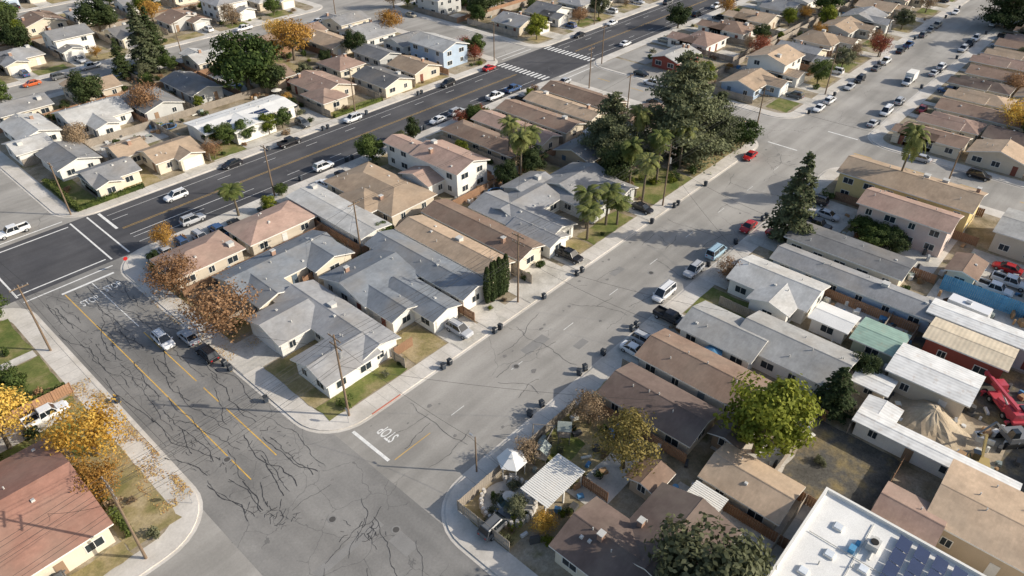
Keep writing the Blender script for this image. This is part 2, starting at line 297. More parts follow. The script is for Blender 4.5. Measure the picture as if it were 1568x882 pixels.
# ---------------------------------------------------------------- houses
RECTS=[]
SL=.3
def rz(w,x,y):
    a0,a1,b0,b1,h,d,t=w[:7]
    if t=='flat':return h+.15
    s=.12 if t=='low' else SL
    if d=='b':u=(a1-a0)/2-abs(x-(a0+a1)/2)
    else:u=(b1-b0)/2-abs(y-(b0+b1)/2)
    z=h+s*u+.2
    if t=='hip':
        u2=min(x-a0,a1-x,y-b0,b1-y);z=h+s*u2+.2
    return z
def roof_wing(mb,w,ov=.55):
    a0,a1,b0,b1,h,d,t=w[:7];s=.12 if t=='low' else SL;T=.2
    if t=='flat':
        mb.box(a0-.05,a1+.05,b0-.05,b1+.05,h-.1,h+.15,0)
        for q in((a0-.1,a1+.1,b0-.1,b0+.2),(a0-.1,a1+.1,b1-.2,b1+.1),(a0-.1,a0+.2,b0+.2,b1-.2),(a1-.2,a1+.1,b0+.2,b1-.2)):mb.box(*q,h-.12,h+.6,1)
        return
    A0,A1,B0,B1=a0-ov,a1+ov,b0-ov,b1+ov
    sw=(d=='a')
    if sw:X0,X1,Y0,Y1=B0,B1,A0,A1;x0,x1=b0,b1
    else:X0,X1,Y0,Y1=A0,A1,B0,B1;x0,x1=a0,a1
    P=(lambda x,y,z:(y,x,z)) if sw else (lambda x,y,z:(x,y,z))
    mid=(X0+X1)/2;ze=h-s*ov+.02;zr=h+s*(x1-x0)/2+.02
    if t=='hip':
        half=(X1-X0)/2;Ym0=min(Y0+half,(Y0+Y1)/2-.05);Ym1=max(Y1-half,(Y0+Y1)/2+.05)
        e=[(X0,Y0),(X1,Y0),(X1,Y1),(X0,Y1)]
        E=[P(x,y,ze+T) for x,y in e];r0=P(mid,Ym0,zr+T);r1=P(mid,Ym1,zr+T)
        for q in([E[0],E[1],r0],[E[1],E[2],r1,r0],[E[2],E[3],r1],[E[3],E[0],r0,r1]):mb.poly(q,0)
        Lo=[P(x,y,ze) for x,y in e]
        for i in range(4):mb.poly([Lo[i],Lo[(i+1)%4],E[(i+1)%4],E[i]],1)
        mb.poly(Lo,1)
    else:
        for xa,xb in((X0,mid),(X1,mid)):
            t0,t1,t2,t3=P(xa,Y0,ze+T),P(xa,Y1,ze+T),P(xb,Y1,zr+T),P(xb,Y0,zr+T)
            l0,l1,l2,l3=P(xa,Y0,ze),P(xa,Y1,ze),P(xb,Y1,zr),P(xb,Y0,zr)
            mb.poly([t0,t1,t2,t3],0);mb.poly([l0,l1,l2,l3],1);mb.poly([t0,t1,l1,l0],1);mb.poly([t0,t3,l3,l0],1);mb.poly([t1,t2,l2,l1],1)
        mb.poly([P(mid-.13,Y0,zr+T-.13*s+.03),P(mid,Y0,zr+T+.035),P(mid,Y1,zr+T+.035),P(mid-.13,Y1,zr+T-.13*s+.03)],0)
def house(name,wall,roof,wings,garage=None,solar=None,vents=None,z0=.14,trim=None):
    a0=min(w[0] for w in wings);a1=max(w[1] for w in wings);b0=min(w[2] for w in wings);b1=max(w[3] for w in wings)
    RECTS.append((a0-1,a1+1,b0-1,b1+1))
    ca,cb=(a0+a1)/2,(b0+b1)/2
    e=empty(name,(ca,cb,z0))
    W=[(w[0]-ca,w[1]-ca,w[2]-cb,w[3]-cb)+tuple(w[4:]) for w in wings]
    mw,mr,mg,md,mv=MB(),MB(),MB(),MB(),MB()
    for wi,w in enumerate(W):
        x0,x1,y0,y1,h,d,t=w[:7];s=.12 if t=='low' else SL
        roof_wing(mr,w)
        gz=h+s*((x1-x0) if d=='b' else (y1-y0))/2
        isg=t in('gable','low')
        mx,my=(x0+x1)/2,(y0+y1)/2
        for side in 'WESN':
            if side in'WE':
                x=x0 if side=='W' else x1
                pts=[(x,y0,0),(x,y1,0),(x,y1,h)]+([(x,my,gz)] if isg and d=='a' else [])+[(x,y0,h)]
                nx,ny=(-1 if side=='W' else 1),0;L=y1-y0
            else:
                y=y0 if side=='S' else y1
                pts=[(x0,y,0),(x1,y,0),(x1,y,h)]+([(mx,y,gz)] if isg and d=='b' else [])+[(x0,y,h)]
                nx,ny=0,(-1 if side=='S' else 1);L=x1-x0
            mw.poly(pts)
            def onwall(c,hw,zlo,zhi,dep,m,mb):
                if nx:
                    xx=(x0 if nx<0 else x1);lo,hi=sorted((xx,xx+nx*dep));yy=my+c;mb.box(lo,hi,yy-hw,yy+hw,zlo,zhi,m)
                else:
                    yy=(y0 if ny<0 else y1);lo,hi=sorted((yy,yy+ny*dep));xx=mx+c;mb.box(xx-hw,xx+hw,lo,hi,zlo,zhi,m)
            def covered(c):
                if nx:px,py=(x0 if nx<0 else x1)+nx*.3,my+c
                else:px,py=mx+c,(y0 if ny<0 else y1)+ny*.3
                return any(k!=wi and o[0]<px<o[1] and o[2]<py<o[3] for k,o in enumerate(W))
            if garage and garage==(wi,side):
                gw=min(2.45,L/2-.5);onwall(0,gw+.14,0,2.32,.05,1,mg)
                onwall(0,gw,0.02,2.2,.09,2,mg)
                for q in(.55,1.1,1.65):onwall(0,gw,q,q+.04,.1,3,mg)
                continue
            n=max(1,int(L/3.6));fl=2 if h>4.6 else 1
            for k in range(n):
                c=-L/2+L*(k+.5)/n
                if covered(c):continue
                if R.random()<.2 and n>1:
                    onwall(c,.5,0,2.1,.06,0,md);continue
                for q in range(fl):
                    zb=.95+q*2.7;hw=R.choice([.5,.75,.9])
                    onwall(c,hw+.1,zb-.1,zb+1.2,.04,1,mg);onwall(c,hw,zb,zb+1.1,.06,0,mg)
                    onwall(c,.03,zb,zb+1.1,.07,1,mg)
        if t!='flat' and (vents is None or vents):
            nv=max(1,int((x1-x0)*(y1-y0)/22))
            for k in range(nv):
                px=R.uniform(x0+.8,x1-.8);py=R.uniform(y0+.8,y1-.8)
                z=rz(w,px,py);q=R.random()
                if q<.6:mv.tube((px,py,z-.15),(px,py,z+.4),.08,.08,6)
                elif q<.86:mv.box(px-.22,px+.22,py-.22,py+.22,z-.12,z+.2,0,(px-.17,px+.17,py-.17,py+.17))
                elif q<.93:
                    mv.box(px-.5,px+.5,py-.5,py+.5,z-.3,z+.6);mv.box(px-.55,px+.55,py-.55,py+.55,z+.6,z+.68)
                else:
                    mv.box(px-.35,px+.35,py-.3,py+.3,z-.4,z+.9,2);mv.box(px-.42,px+.42,py-.37,py+.37,z+.9,z+1.0,0)
    if solar:
        for wi,side,ni,nj in solar:
            w=W[wi];x0,x1,y0,y1=w[:4];ms=mv
            for i in range(ni):
                for j in range(nj):
                    if w[5]=='b':
                        cx=(x0+.8+i*1.12) if side=='W' else (x1-.8-i*1.12);cy=(y0+y1)/2+(j-nj/2)*1.7
                        q=[(cx-.5,cy),(cx+.5,cy),(cx+.5,cy+1.6),(cx-.5,cy+1.6)]
                    else:
                        cy=(y0+.8+i*1.12) if side=='S' else (y1-.8-i*1.12);cx=(x0+x1)/2+(j-nj/2)*1.7
                        q=[(cx,cy-.5),(cx+1.6,cy-.5),(cx+1.6,cy+.5),(cx,cy+.5)]
                    ms.poly([(px,py,rz(w,px,py)+.08) for px,py in q],1)
    wm=WALLS[wall];tr=trim or TRIM
    mw.obj('walls',[wm],e);mr.obj('roof',[ROOFS[roof],tr],e);mg.obj('windows',[GLASS,TRIM,DOORC[0] if R.random()<.7 else wm,VENT],e)
    if md.v:md.obj('door',[R.choice(DOORC)],e)
    if mv.v:mv.obj('roof_vents',[VENT,SOLAR,mat('chimney_brick',(.36,.23,.17))],e)
    return e
G='gable';HP='hip';h=2.75
# block M
house('corner_house','white','grey',[(41,47.5,65.5,86,h,'b',G),(35.5,43,77,85.2,h,'a',G),(35,43.5,65,72.4,h,'a',G)],garage=(1,'W'))
house('suburban_house','white','slate',[(49.5,60,75,86,h,'a',G),(49.8,55,69,78,h,'b',G),(54,59,64.5,76,h,'b',G)],garage=(2,'S'))
house('suburban_house','cream','slate',[(38,56.5,91,99,h,'a',G),(38.5,44.5,86.8,95,h,'b',G),(50,57,88.5,96,h,'b',G)])
house('bungalow','beige','rose',[(33.5,45.2,103.5,111.5,h,'a',HP)]);house('bungalow','beige','rose',[(47.2,60,103.5,111.5,h,'a',HP)])
house('long_house','white','lgrey',[(61,67,90.5,112.5,3,'b','low')],vents=True)
house('bungalow','beige','tan',[(70,80.5,93,113,h,'b',HP),(67,74,97,106,h,'a',HP)])
house('two_storey_house','white','rose',[(86,94.5,92,105,5.4,'b',G),(86.5,91,103,114,5.2,'b',G),(82,88,96,104,3,'a',G)])
house('long_house','cream','brown',[(74.6,80.2,65.5,89,3,'b',G)]);house('long_house','beige','tan',[(67.4,73,66,88,3,'b',G)])
house('long_house','white','slate',[(60.6,66,64.8,88,3,'b',G)],)
house('suburban_house','white','grey',[(82,90,66,84,h,'b',G),(84,96,74,82,h,'a',G),(81.5,86,64.5,74,h,'b',G)])
house('suburban_house','grey','grey',[(98,109,70,81,h,'a',G),(96,101.5,66,78,h,'b',G),(104,109,65.5,76,h,'b',G),(92,100,78,85,h,'a',G)])
house('bungalow','tan','brown',[(103,109.5,93,114,h,'b',HP)])
house('long_house','beige','rose',[(112,118,92,113,h,'b',G)]);house('long_house','beige','brown',[(120.5,127,92,113,h,'b',G)])
house('long_house','cream','tan',[(129.5,135.5,92,112,h,'b',G)]);house('long_house','tan','brown',[(137.5,144.5,92,113,h,'b',G)])
house('carport','grey','metal',[(124,129,80,89,2.6,'b','low')],vents=False)
house('bungalow','tan','dgrey',[(112,123,79,88,h,'a',G)]);house('bungalow','beige','brown',[(133,146,80,88,h,'a',G)])
house('bungalow','cream','grey',[(139,148,65,76,h,'b',G)])
# block N
house('suburban_house','cream','grey',[(38,47,146,154,h,'a',G),(38,42.5,144,152,h,'b',G)]);house('suburban_house','white','grey',[(36,44,158,169,h,'b',G)])
house('suburban_house','beige','tan',[(47,53,154,162,h,'a',G)]);house('suburban_house','cream','tan',[(51,60.5,146,154.5,h,'a',G),(55,60,144,152,h,'b',G)],garage=(1,'S'))
house('long_house','white','white',[(65,88,151,160,3,'a','low'),(70,80,147,155,3,'b','low')],solar=[(0,'S',2,6)])
house('suburban_house','white','lgrey',[(36,44,179,192,h,'b',G),(33,40,172,180,h,'a',G)]);house('suburban_house','white','lgrey',[(47,60,178,190,h,'a',G),(50,55,173,182,h,'b',G)])
house('suburban_house','grey','grey',[(62,71,174,188,h,'b',G)]);house('suburban_house','grey','dgrey',[(75,83,176,192,h,'b',G)])
house('suburban_house','beige','rose',[(97,107,152,166,h,'b',G),(94,101,147,156,h,'a',HP)]);house('suburban_house','cream','dgrey',[(111,120,144,157,h,'b',G)])
house('suburban_house','cream','rose',[(111,119,163,173,h,'a',HP)]);house('suburban_house','beige','tan',[(123,132,146,157,h,'b',G)])
house('two_storey_house','blue','lgrey',[(135.5,145,148,162,5.3,'b',G)]);house('suburban_house','white','grey',[(133,144,179,193,h,'a',G)])
house('suburban_house','tan','brown',[(92,101,170,180,h,'a',G)]);house('suburban_house','cream','tan',[(121,130,180,195,h,'b',G)]);house('suburban_house','grey','dgrey',[(124,131,162,174,h,'b',G)])
house('suburban_house','white','grey',[(136,146,166,175,h,'a',G)])
for i,a in enumerate((38,55,88,103,120,137)):
    house('suburban_house',R.choice(['white','cream','beige']),R.choice(['grey','lgrey','tan','brown']),[(a,a+11,197,206,h,'a',G),(a+1,a+6,200,209,h,'b',G)])
# block E
house('two_storey_apartments','yellow','tan',[(137,146,13,36.5,5.6,'b',G)]);house('two_storey_apartments','pink','rose',[(127.5,134.5,14,29,5.4,'b',G)])
house('long_house','cream','dgrey',[(111.5,118,16,35,3,'b','low')]);house('long_house','blue','grey',[(104,109,9,34,h,'b',G)])
house('suburban_house','white','lgrey',[(93.5,101.5,24,36.5,3,'b',G),(90.5,98,25.5,31.5,3,'a',G)])
house('suburban_house','white','lgrey',[(79.5,88,14,28.5,3,'b',G),(77.5,85,25,36,h,'b',G)])
house('suburban_house','grey','brown',[(68,75,21,37,h,'b',G)]);house('suburban_house','beige','dbrown',[(58.5,65.5,23.5,36.5,h,'b',G)])
house('suburban_house','beige','tan',[(55.3,61.2,10.5,19.5,h,'b',G)],)
house('suburban_house','cream','dbrown',[(36.4,43.8,11,26.5,3,'b',G),(40,50.5,13,22,3,'a',G)])
house('garden_shed','tan','brown',[(49.8,53.2,22.8,26,2.3,'a',G)],vents=False);house('garden_shed','white','white',[(93,97.2,17.5,22.5,2.5,'b','low')],vents=False)
house('garden_shed','brown','dbrown',[(62.5,66.5,18.8,22.2,2.3,'a',G)],vents=False)
house('garden_shed','green','metalgreen',[(92.5,98,10.4,16,2.4,'b','low')],vents=False)
house('metal_workshop','beige','metal',[(88,94.5,0,9.6,3.2,'b','low')],vents=False);house('metal_workshop','red','metaltan',[(98.5,103.5,-2,8,3.4,'b','low')],vents=False)
house('metal_workshop','grey','metal',[(105,108.5,-14,9.5,3.4,'b','low')],vents=False)
house('industrial_building','white','lgrey',[(122,132,-14,-1,5,'b','low')],vents=False);house('industrial_building','tan','tan',[(66,76,-16,-2,3.6,'b','low')])
house('industrial_building','cream','rose',[(62.8,68,-3,2.6,3.2,'b',G)])
house('industrial_building','beige','lgrey',[(136,146,-12,8,4,'b','low')]);house('industrial_building','grey','metal',[(84,94,-30,-14,4,'b','low')]);house('industrial_building','white','white',[(100,120,-40,-20,5,'b','low')])
house('suburban_house','cream','brown',[(120,126,7,11,h,'a',G)])
house('storage_container','white','metal',[(76.5,78.6,-8,9.5,2.5,'b','low')],vents=False)
house('lean_to_shed','grey','metal',[(79.2,82,6.2,9.6,2.1,'a','low')],vents=False);house('garden_shed','beige','metal',[(84,87,8.6,12.6,2.2,'b','low')],vents=False)
# commercial
c=house('commercial_building','white','white',[(30,61,-24,7.8,4.6,'a','flat')])
mb=MB()
for a,b in((56.6,4.4),(52.8,3.8),(49.2,5),(45.5,0),(48,-6),(41,4),(53.4,.6),(50.6,1.6)):mb.box(a,a+1.0,b,b+1.0,0,.25,0);mb.box(a+.1,a+.9,b+.1,b+.9,.25,.31,1)
for a,b in((56.4,.8),(50.4,-1.8),(44,2.5)):
    mb.box(a,a+1.3,b,b+1.1,.1,1.0,2);mb.tube((a+.65,b+.55,1.0),(a+.65,b+.55,1.1),.4,.4,12,3);mb.box(a+1.3,a+1.9,b+.3,b+.8,.1,.5,2);mb.tube((a-.1,b+.3,.25),(a-1.2,b+.3,.25),.14,.14,8,2)
for i in range(5):
    for j in range(4):
        b=-8.6+i*1.75;a=52.6+j*1.95
        mb.poly([(a,b,.25),(a+1.85,b,.25),(a+1.85,b+1.25,.45),(a,b+1.25,.45)],4);mb.box(a+.05,a+.12,b+1.2,b+1.25,0,.42,2)
for i in range(9):
    a,b=R.uniform(42,59),R.uniform(-1,6.8);mb.tube((a,b,0),(a,b,.6),.07,.07,6,2)
mb.tube((38,2.2,.12),(60,2.2,.12),.05,.05,6,2);mb.tube((54.6,-1,.12),(54.6,7,.12),.05,.05,6,2)
bl_=mat('tarp_blue',(.1,.3,.5));mb.box(54.9,55.7,2.5,3.1,0,.6,5);mb.box(56.2,56.7,2.4,2.8,0,.4,5)
o=mb.obj('rooftop_equipment',[TRIM,mat('skylight',(.7,.74,.78),rough=.3),VENT,RUB,SOLAR,bl_],c,loc=(-45.5,8.1,4.76))
# block W
house('church_hall','cream','red',[(-9,5.5,64.5,82,3.2,'a',G)]);house('suburban_house','tan','brown',[(-8,2,93.5,104,h,'a',G)])
house('suburban_house','white','grey',[(-12,-1,108,117,h,'a',G)])
for b in(144,158,175,192):house('suburban_house','cream',R.choice(['grey','tan','brown']),[(-6,6,b,b+9,h,'a',G)])
# generated rows
RN=['grey','grey','lgrey','brown','tan','tan','rose','lgrey','slate','rose','dgrey','brown']
WN=['white','white','white','cream','beige','cream','cream','blue','grey']
CARS=[];TREES=[]
def row(a0,a1,b0,b1,face,pitch=16.5):
    a=a0
    while a+pitch<a1+2:
        w=R.uniform(10.5,12.5);d=b1-b0
        x=a+R.uniform(.5,2.2);g0=R.choice([0,1])
        two=R.random()<.12;hh=5.3 if two else h
        bd=R.uniform(9,11.5);st=R.uniform(5,7)
        tt=G if R.random()<.75 else HP
        gw=R.uniform(5.2,6);ga=x if g0 else x+w-gw
        if face<0:
            m=(x,x+w,b0+st+4,b0+st+4+bd,hh,R.choice('ab'),tt);gg=(ga,ga+gw,b0+st,b0+st+8,h,'b',G);gs='S'
            drv(ga+.3,ga+gw-.3,b0-2.8,b0+st-.03,);yb0,yb1=b0+.2,b0+st-.3
        else:
            m=(x,x+w,b1-st-4-bd,b1-st-4,hh,R.choice('ab'),tt);gg=(ga,ga+gw,b1-st-8,b1-st,h,'b',G);gs='N'
            drv(ga+.3,ga+gw-.3,b1-st+.03,b1+2.8);yb0,yb1=b1-st+.3,b1-.2
        house('two_storey_house' if two else 'suburban_house',R.choice(WN),R.choice(RN),[m,gg],garage=(1,gs))
        la=(ga+gw,a+pitch-1) if g0 else (a+.5,ga)
        R.choice([lawn,dry,dry])(la[0],la[1],yb0,yb1)
        if R.random()<.4:CARS.append((ga+gw/2,(yb0+yb1)/2,1,None))
        if R.random()<.6:drv(a+1,a+9,(b0+st+bd+5) if face<0 else b0+2,(b1-1.5) if face<0 else b1-st-bd-5)
        FEN.append((a,b0+st+3 if face<0 else b0,a,b1 if face<0 else b1-st-3))
        if R.random()<.65:TREES.append((a+R.uniform(1,15),b1-R.uniform(1,4) if face<0 else b0+R.uniform(1,4)))
        if R.random()<.5:TREES.append((la[0]+2,(yb0+yb1)/2))
        a+=pitch
    yy=b1 if face<0 else b0
    FEN.append((a0,yy,a1,yy))
FEN=[]
row(33,150,229,258,-1);row(33,150,260,289,1);row(33,150,305,335,-1)
row(172,350,144,175,-1);row(170,350,178,209,1);row(170,350,229,258,-1);row(170,340,260,289,1);row(170,320,305,335,-1)
row(196,390,90,118,1);row(171,390,62,88,-1)
row(-60,-12,144,175,-1);row(-60,10,229,258,-1)
house('suburban_house','red','lgrey',[(178,190,98,106,h,'a',G)])
i=0;a=171.5
QR=['brown','rose','brown','tan','dbrown','brown','rose','tan']
while a<370:
    w=R.uniform(6.3,8);s0=R.uniform(19,22);f1=R.uniform(33,36);wl=R.choice(['beige','tan','cream'])
    if i%3==2:house('suburban_house',wl,QR[i%8],[(a,a+w,11,f1,h,'b',G)])
    else:
        house('suburban_house',wl,QR[i%8],[(a,a+w,s0+1.8,f1,h,'b',R.choice([G,HP])),(a-.6 if R.random()<.5 else a,a+w*.6,f1-7,f1+1.5,h,'b',G)])
        house('suburban_house',R.choice(['beige','cream','white']),QR[(i+3)%8],[(a+R.uniform(-.4,.4),a+w,10+R.uniform(0,2),s0,h,R.choice('ab'),G)])
    a+=w+R.uniform(2.4,4.4);i+=1
    drv(a-2.6,a-.3,30,39)
    if R.random()<.6:CARS.append((a-1.4,36.2,1,None))
    if R.random()<.35:TREES.append((a-1.5,R.uniform(12,30)))
row(170,380,-24,6,-1);row(112,150,-50,-22,-1)
patch('car_park',168,177,89,118,ASPH);patch('car_park',178,195,108,118,ASPH);patch('car_park',146,150.5,62,118,DRIVE)
# ---------------------------------------------------------------- hand-laid yards
lawn(32.6,46,61.6,65);dry(32.4,35,65,77);dry(33,41,72.6,76.8);drv(32.3,40.7,77.5,85);dry(47.6,53.6,61.5,68);drv(54,60,61.2,64.4)
drv(29.6,35.4,78,84.5)
drv(54.2,59,58.6,64.4);dry(48,53,61.5,69);drv(60.4,64,58.6,64.6);drv(60.5,66.5,60.9,64.7);drv(69.5,81,60.9,65.4);drv(69.6,80.6,58.6,60.9)
drv(82,86,58.7,64.4);dry(86.5,90,61.5,65.8);lawn(90.5,103,61.5,65.6);drv(104.3,108.8,58.7,65.4);lawn(110,125,61.5,72);dry(126,150,61.4,64.8)
drv(32.4,60,111.8,118.3);dry(32.4,38,86,91);dry(32.4,33.4,91,112);drv(61,68,112.8,118.3);drv(70,82,113.4,118.3);dry(82,95,114.4,118.3);drv(96,101,93,118.3)
drv(110,120,113.4,118.3);drv(128,137,113.2,118.3);dry(100,110,82,91);drv(86,99,85,91.5);drv(47.7,49.3,70,88)
dry(33,45,143.3,145.4);lawn(32.5,37.5,143.5,160);dry(43,50,143.4,153.8);drv(55,60,140.5,143.9);drv(62,92,143.3,146.7);lawn(62,70,143.8,150.6);drv(88.5,93,143.3,165)
dry(94,110,143.3,146.7);lawn(96,108,143.4,146.6);drv(112,116,140.5,143.8);dry(120,134,143.4,146);drv(133,135,143,165)
drv(45,62,163,172);drv(84,91,176,200);dry(100,110,178,196)
lawn(84,93,26,39);drv(77.5,83.5,36.2,41.9);drv(67.5,75,37.2,41.9);dry(34,38,31,39);drv(94,100,37,41.8);drv(110,118,35.3,41.9);drv(118.5,135,30,41.9);drv(119,136.5,13,29)
drv(58.5,66,37,39.2);dry(55,66.8,36.8,39);drv(69,75,37.3,39.2);drv(75.2,77.3,20,39);drv(44.5,54.5,26.6,33.5);dry(45,57.5,31,39);drv(51.2,54.9,5,22)
lawn(46,52,34,39);lawn(90,93,31.8,39);drv(62,68,5,22);patch('dirt_lot',62,76,3.4,13.5,DIRT);patch('works_yard',79,104,-14,9.8,DIRT);patch('sand_ground',80,90,-6,8,SAND)
drv(104.5,121,-16,11.8);drv(119,135,-1,10);drv(30.5,62,8,10.6);drv(99,104,11,22)
lawn(7.5,11.8,80,90);dry(6,11.9,62,80);lawn(-6,11.5,84,92);lawn(3,11.6,93,104);lawn(3,11.6,106,117);dry(-6,6,61.4,64);drv(-8,10,88,92);drv(3,11.5,104.2,106)
# ---------------------------------------------------------------- fences
def fence(x0,y0,x1,y1,m=None,hh=1.8,name='wooden_fence'):
    L=math.hypot(x1-x0,y1-y0)
    if L<.5:return
    mb=MB();n=max(1,int(L/.3));p=L/n
    for i in range(n):
        mb.box(i*p,i*p+p*.9,-.012,.012,.04,hh+R.uniform(-.04,.03))
    for i in range(int(L/2.4)+1):mb.box(i*2.4-.05,i*2.4+.05,.015,.1,0,hh+.05)
    mb.box(0,L,.013,.06,.4,.48);mb.box(0,L,.013,.06,1.4,1.48)
    mb.obj(name,[m or R.choice([WOOD,WOODG,WOODG])],loc=(x0,y0,.14),rot=math.atan2(y1-y0,x1-x0))
for f in FEN:fence(*f)
for f in((33,101.3,60,101.3),(48.2,69,48.2,88),(33,89.3,37,89.3),(48,89.8,101,89.8),(60.2,62,60.2,70),(66.8,66,66.8,88),(73.8,62,73.8,88),(81,70,81,88),(60.4,90,60.4,112),(68.8,91,68.8,112),(81.5,90,81.5,114),
 (95.5,91,95.5,115),(102,90,102,114),(110.6,66,110.6,114),(119.6,92,119.6,114),(128.5,91,128.5,114),(136.6,91,136.6,114),(102,90,148,90),(46,62,46,65),(46.5,64.9,50,64.9),(42,73,42,76.5),
 (61.5,144,61.5,172),(93.5,144,93.5,172),(109,144,109,176),(121,144,121,176),(133.5,144,133.5,176),(33,171,148,171),(61,172,61,210),(73,172,73,210),(86,172,86,210),(120,176,120,210),(132,176,132,210),(45.5,156,45.5,210),(33,194.5,150,194.5),
 (34,39,56,39),(34,31,34,39),(46.5,26.8,46.5,31),(57.6,23,57.6,39),(66.8,22.5,66.8,39),(76.3,13,76.3,36),(54.6,4,54.6,19),(52,9.5,62,9.5),(61.8,3,61.8,18),(62,14,104,14),(89.5,14,89.5,36),(103,10,103,36),(110,10,110,36),(118.6,12,118.6,34),(136,10,136,36),(76,10,110,10),(62,3,76,3),
 (12,92.5,-6,92.5),(2.5,92.6,2.5,118),(148,12,148,36)):fence(*f)
BT=mat('blue_tarp',(.1,.29,.48),var=.2)
fence(118,-12,118,11,BT,2.8,'blue_fence')
HEDM=leafmat('hedge_leaf',(.05,.075,.02),(.15,.18,.045))
def leaf(mb,c,s,nr=None,m=1):
    if nr is None or R.random()<.35:nr=Vector((R.gauss(0,1),R.gauss(0,1),R.gauss(0,1)))
    else:nr=Vector(nr)+Vector((R.gauss(0,.5),R.gauss(0,.5),R.gauss(0,.5)))
    if nr.length<.01:nr=Vector((0,0,1))
    nr.normalize();a=nr.orthogonal().normalized();t=R.uniform(0,6.28);b=nr.cross(a)
    u=a*math.cos(t)+b*math.sin(t);w=nr.cross(u);c=Vector(c)
    mb.poly([c-u*s,c-w*s*.6,c+u*s,c+w*s*.6],m)
def hedge(x0,x1,y0,y1,hh):
    mb=MB();mb.box(x0+.12,x1-.12,y0+.12,y1-.12,0,hh-.1,0)
    A=(x1-x0)*(y1-y0)+2*hh*(x1-x0+y1-y0)
    for i in range(int(A*22)):
        p=[R.uniform(x0,x1),R.uniform(y0,y1),R.uniform(0,hh)];f=R.choice([0,1,2,2]);n=[0,0,0]
        p[f]=(x0,y0,0)[f] if (R.random()<.5 and f<2) else (x1,y1,hh)[f];n[f]=1
        leaf(mb,[p[0]+R.gauss(0,.08),p[1]+R.gauss(0,.08),p[2]+R.gauss(0,.12)*hh**.5],R.uniform(.1,.24),n,0)
    mb.obj('hedge',[HEDM],loc=(0,0,.14))
hedge(32.8,33.8,144,160,1);hedge(32.8,46,142.9,143.7,.9);hedge(33,37.5,112.5,113.6,1.2);hedge(94,109,143.1,143.8,.8);hedge(6.6,7.4,64,76,1);hedge(111,120,115,117.5,2);hedge(-4,11.5,92.8,93.6,1.4)
# ---------------------------------------------------------------- trees
def broad(r=5,hh=9,n=3000,nc=30,ls=.34,sparse=1.0,seed=0):
    mb=MB();tz=hh*.28
    mb.tube((0,0,0),(.1,.05,tz),r*.06,r*.045,8,0)
    cz=hh-r*.78
    cs=[]
    for i in range(nc):
        while 1:
            p=Vector((R.uniform(-1,1),R.uniform(-1,1),R.uniform(-1,1)))
            if .25<p.length<1:break
        q=Vector((p.x*r*.78,p.y*r*.78,cz+p.z*r*.62));cr=r*R.uniform(.18,.36);cs.append((q,cr))
    for q,cr in cs[:12]:
        mid=Vector((q.x*.4,q.y*.4,tz+(q.z-tz)*.5));mb.tube((.1,.05,tz*.95),mid,r*.03,r*.018,5,0,False);mb.tube(mid,q,r*.018,r*.006,5,0,False)
    for i in range(n):
        q,cr=R.choice(cs);d=Vector((R.gauss(0,1),R.gauss(0,1),R.gauss(0,1)));d.normalize()
        rr=cr*R.uniform(.55,1.1)*sparse;p=q+Vector((d.x*rr,d.y*rr,d.z*rr*.8))
        out=(p-Vector((0,0,cz))).normalized()+d
        leaf(mb,p,R.uniform(ls*.6,ls),out)
    return mb
def conif(r=3.5,hh=17,n=7500,pw=.6,low=.05,ls=.36,irr=.2):
    mb=MB();mb.tube((0,0,0),(0,0,hh*.95),hh*.018,.03,7,0)
    nb=210 if irr<.3 else 140
    for i in range(nb):
        f=low+(1-low)*(i+R.random())/nb;z=hh*f;L=r*max(.05,(1-f))**pw*R.uniform(1-irr,1+irr*.6)
        if f<.15:L*=.7
        t=R.uniform(0,6.28);dr=-.25 if irr<.3 else R.uniform(-.15,.15)
        tip=Vector((math.cos(t)*L,math.sin(t)*L,z+L*dr))
        if L>1:mb.tube((0,0,z),tip,.05,.015,4,0,False)
        m=int(n*L/(r*.6*nb))
        for k in range(m):
            s=R.random()**.55;p=Vector((0,0,z)).lerp(tip,s);sp=L*(.15 if irr<.3 else .17)*(1.2-s*.5)
            p+=Vector((R.gauss(0,sp),R.gauss(0,sp),R.gauss(0,sp*.35)-.1))
            leaf(mb,p,R.uniform(ls*.5,ls),(math.cos(t)*.8,math.sin(t)*.8,1))
    return mb
def palm(hh=8):
    mb=MB();p=Vector((0,0,0));
    for i in range(6):
        q=Vector((.06*i*i/6,0,hh*(i+1)/6));mb.tube(p,q,.26-.02*i,.24-.02*i,8,0,False);p=q
    for i in range(50):
        t=R.uniform(0,6.28);el=R.uniform(-.5,1.3);L=R.uniform(2.4,3.5);d=Vector((math.cos(t),math.sin(t),0));sd=Vector((-math.sin(t),math.cos(t),0))
        pts=[];x=0;z=0;e=el
        for k in range(8):
            pts.append(p+d*x+Vector((0,0,z)));x+=math.cos(e)*L/7;z+=math.sin(e)*L/7;e-=.28
        for k in range(7):
            w0=.58*math.sin(math.pi*(k+.6)/8.2)
            for s in(-1,1):
                for q in(0,.5):
                    c0=pts[k].lerp(pts[k+1],q);c1=pts[k].lerp(pts[k+1],q+.38)
                    mb.poly([c0,c1,c1+sd*s*w0+d*.15-Vector((0,0,.18)),c0+sd*s*w0*.95+d*.1-Vector((0,0,.18))],1)
    for i in range(60):leaf(mb,p+Vector((R.gauss(0,.3),R.gauss(0,.3),-R.uniform(.2,1.3))),.35,None,2)
    return mb
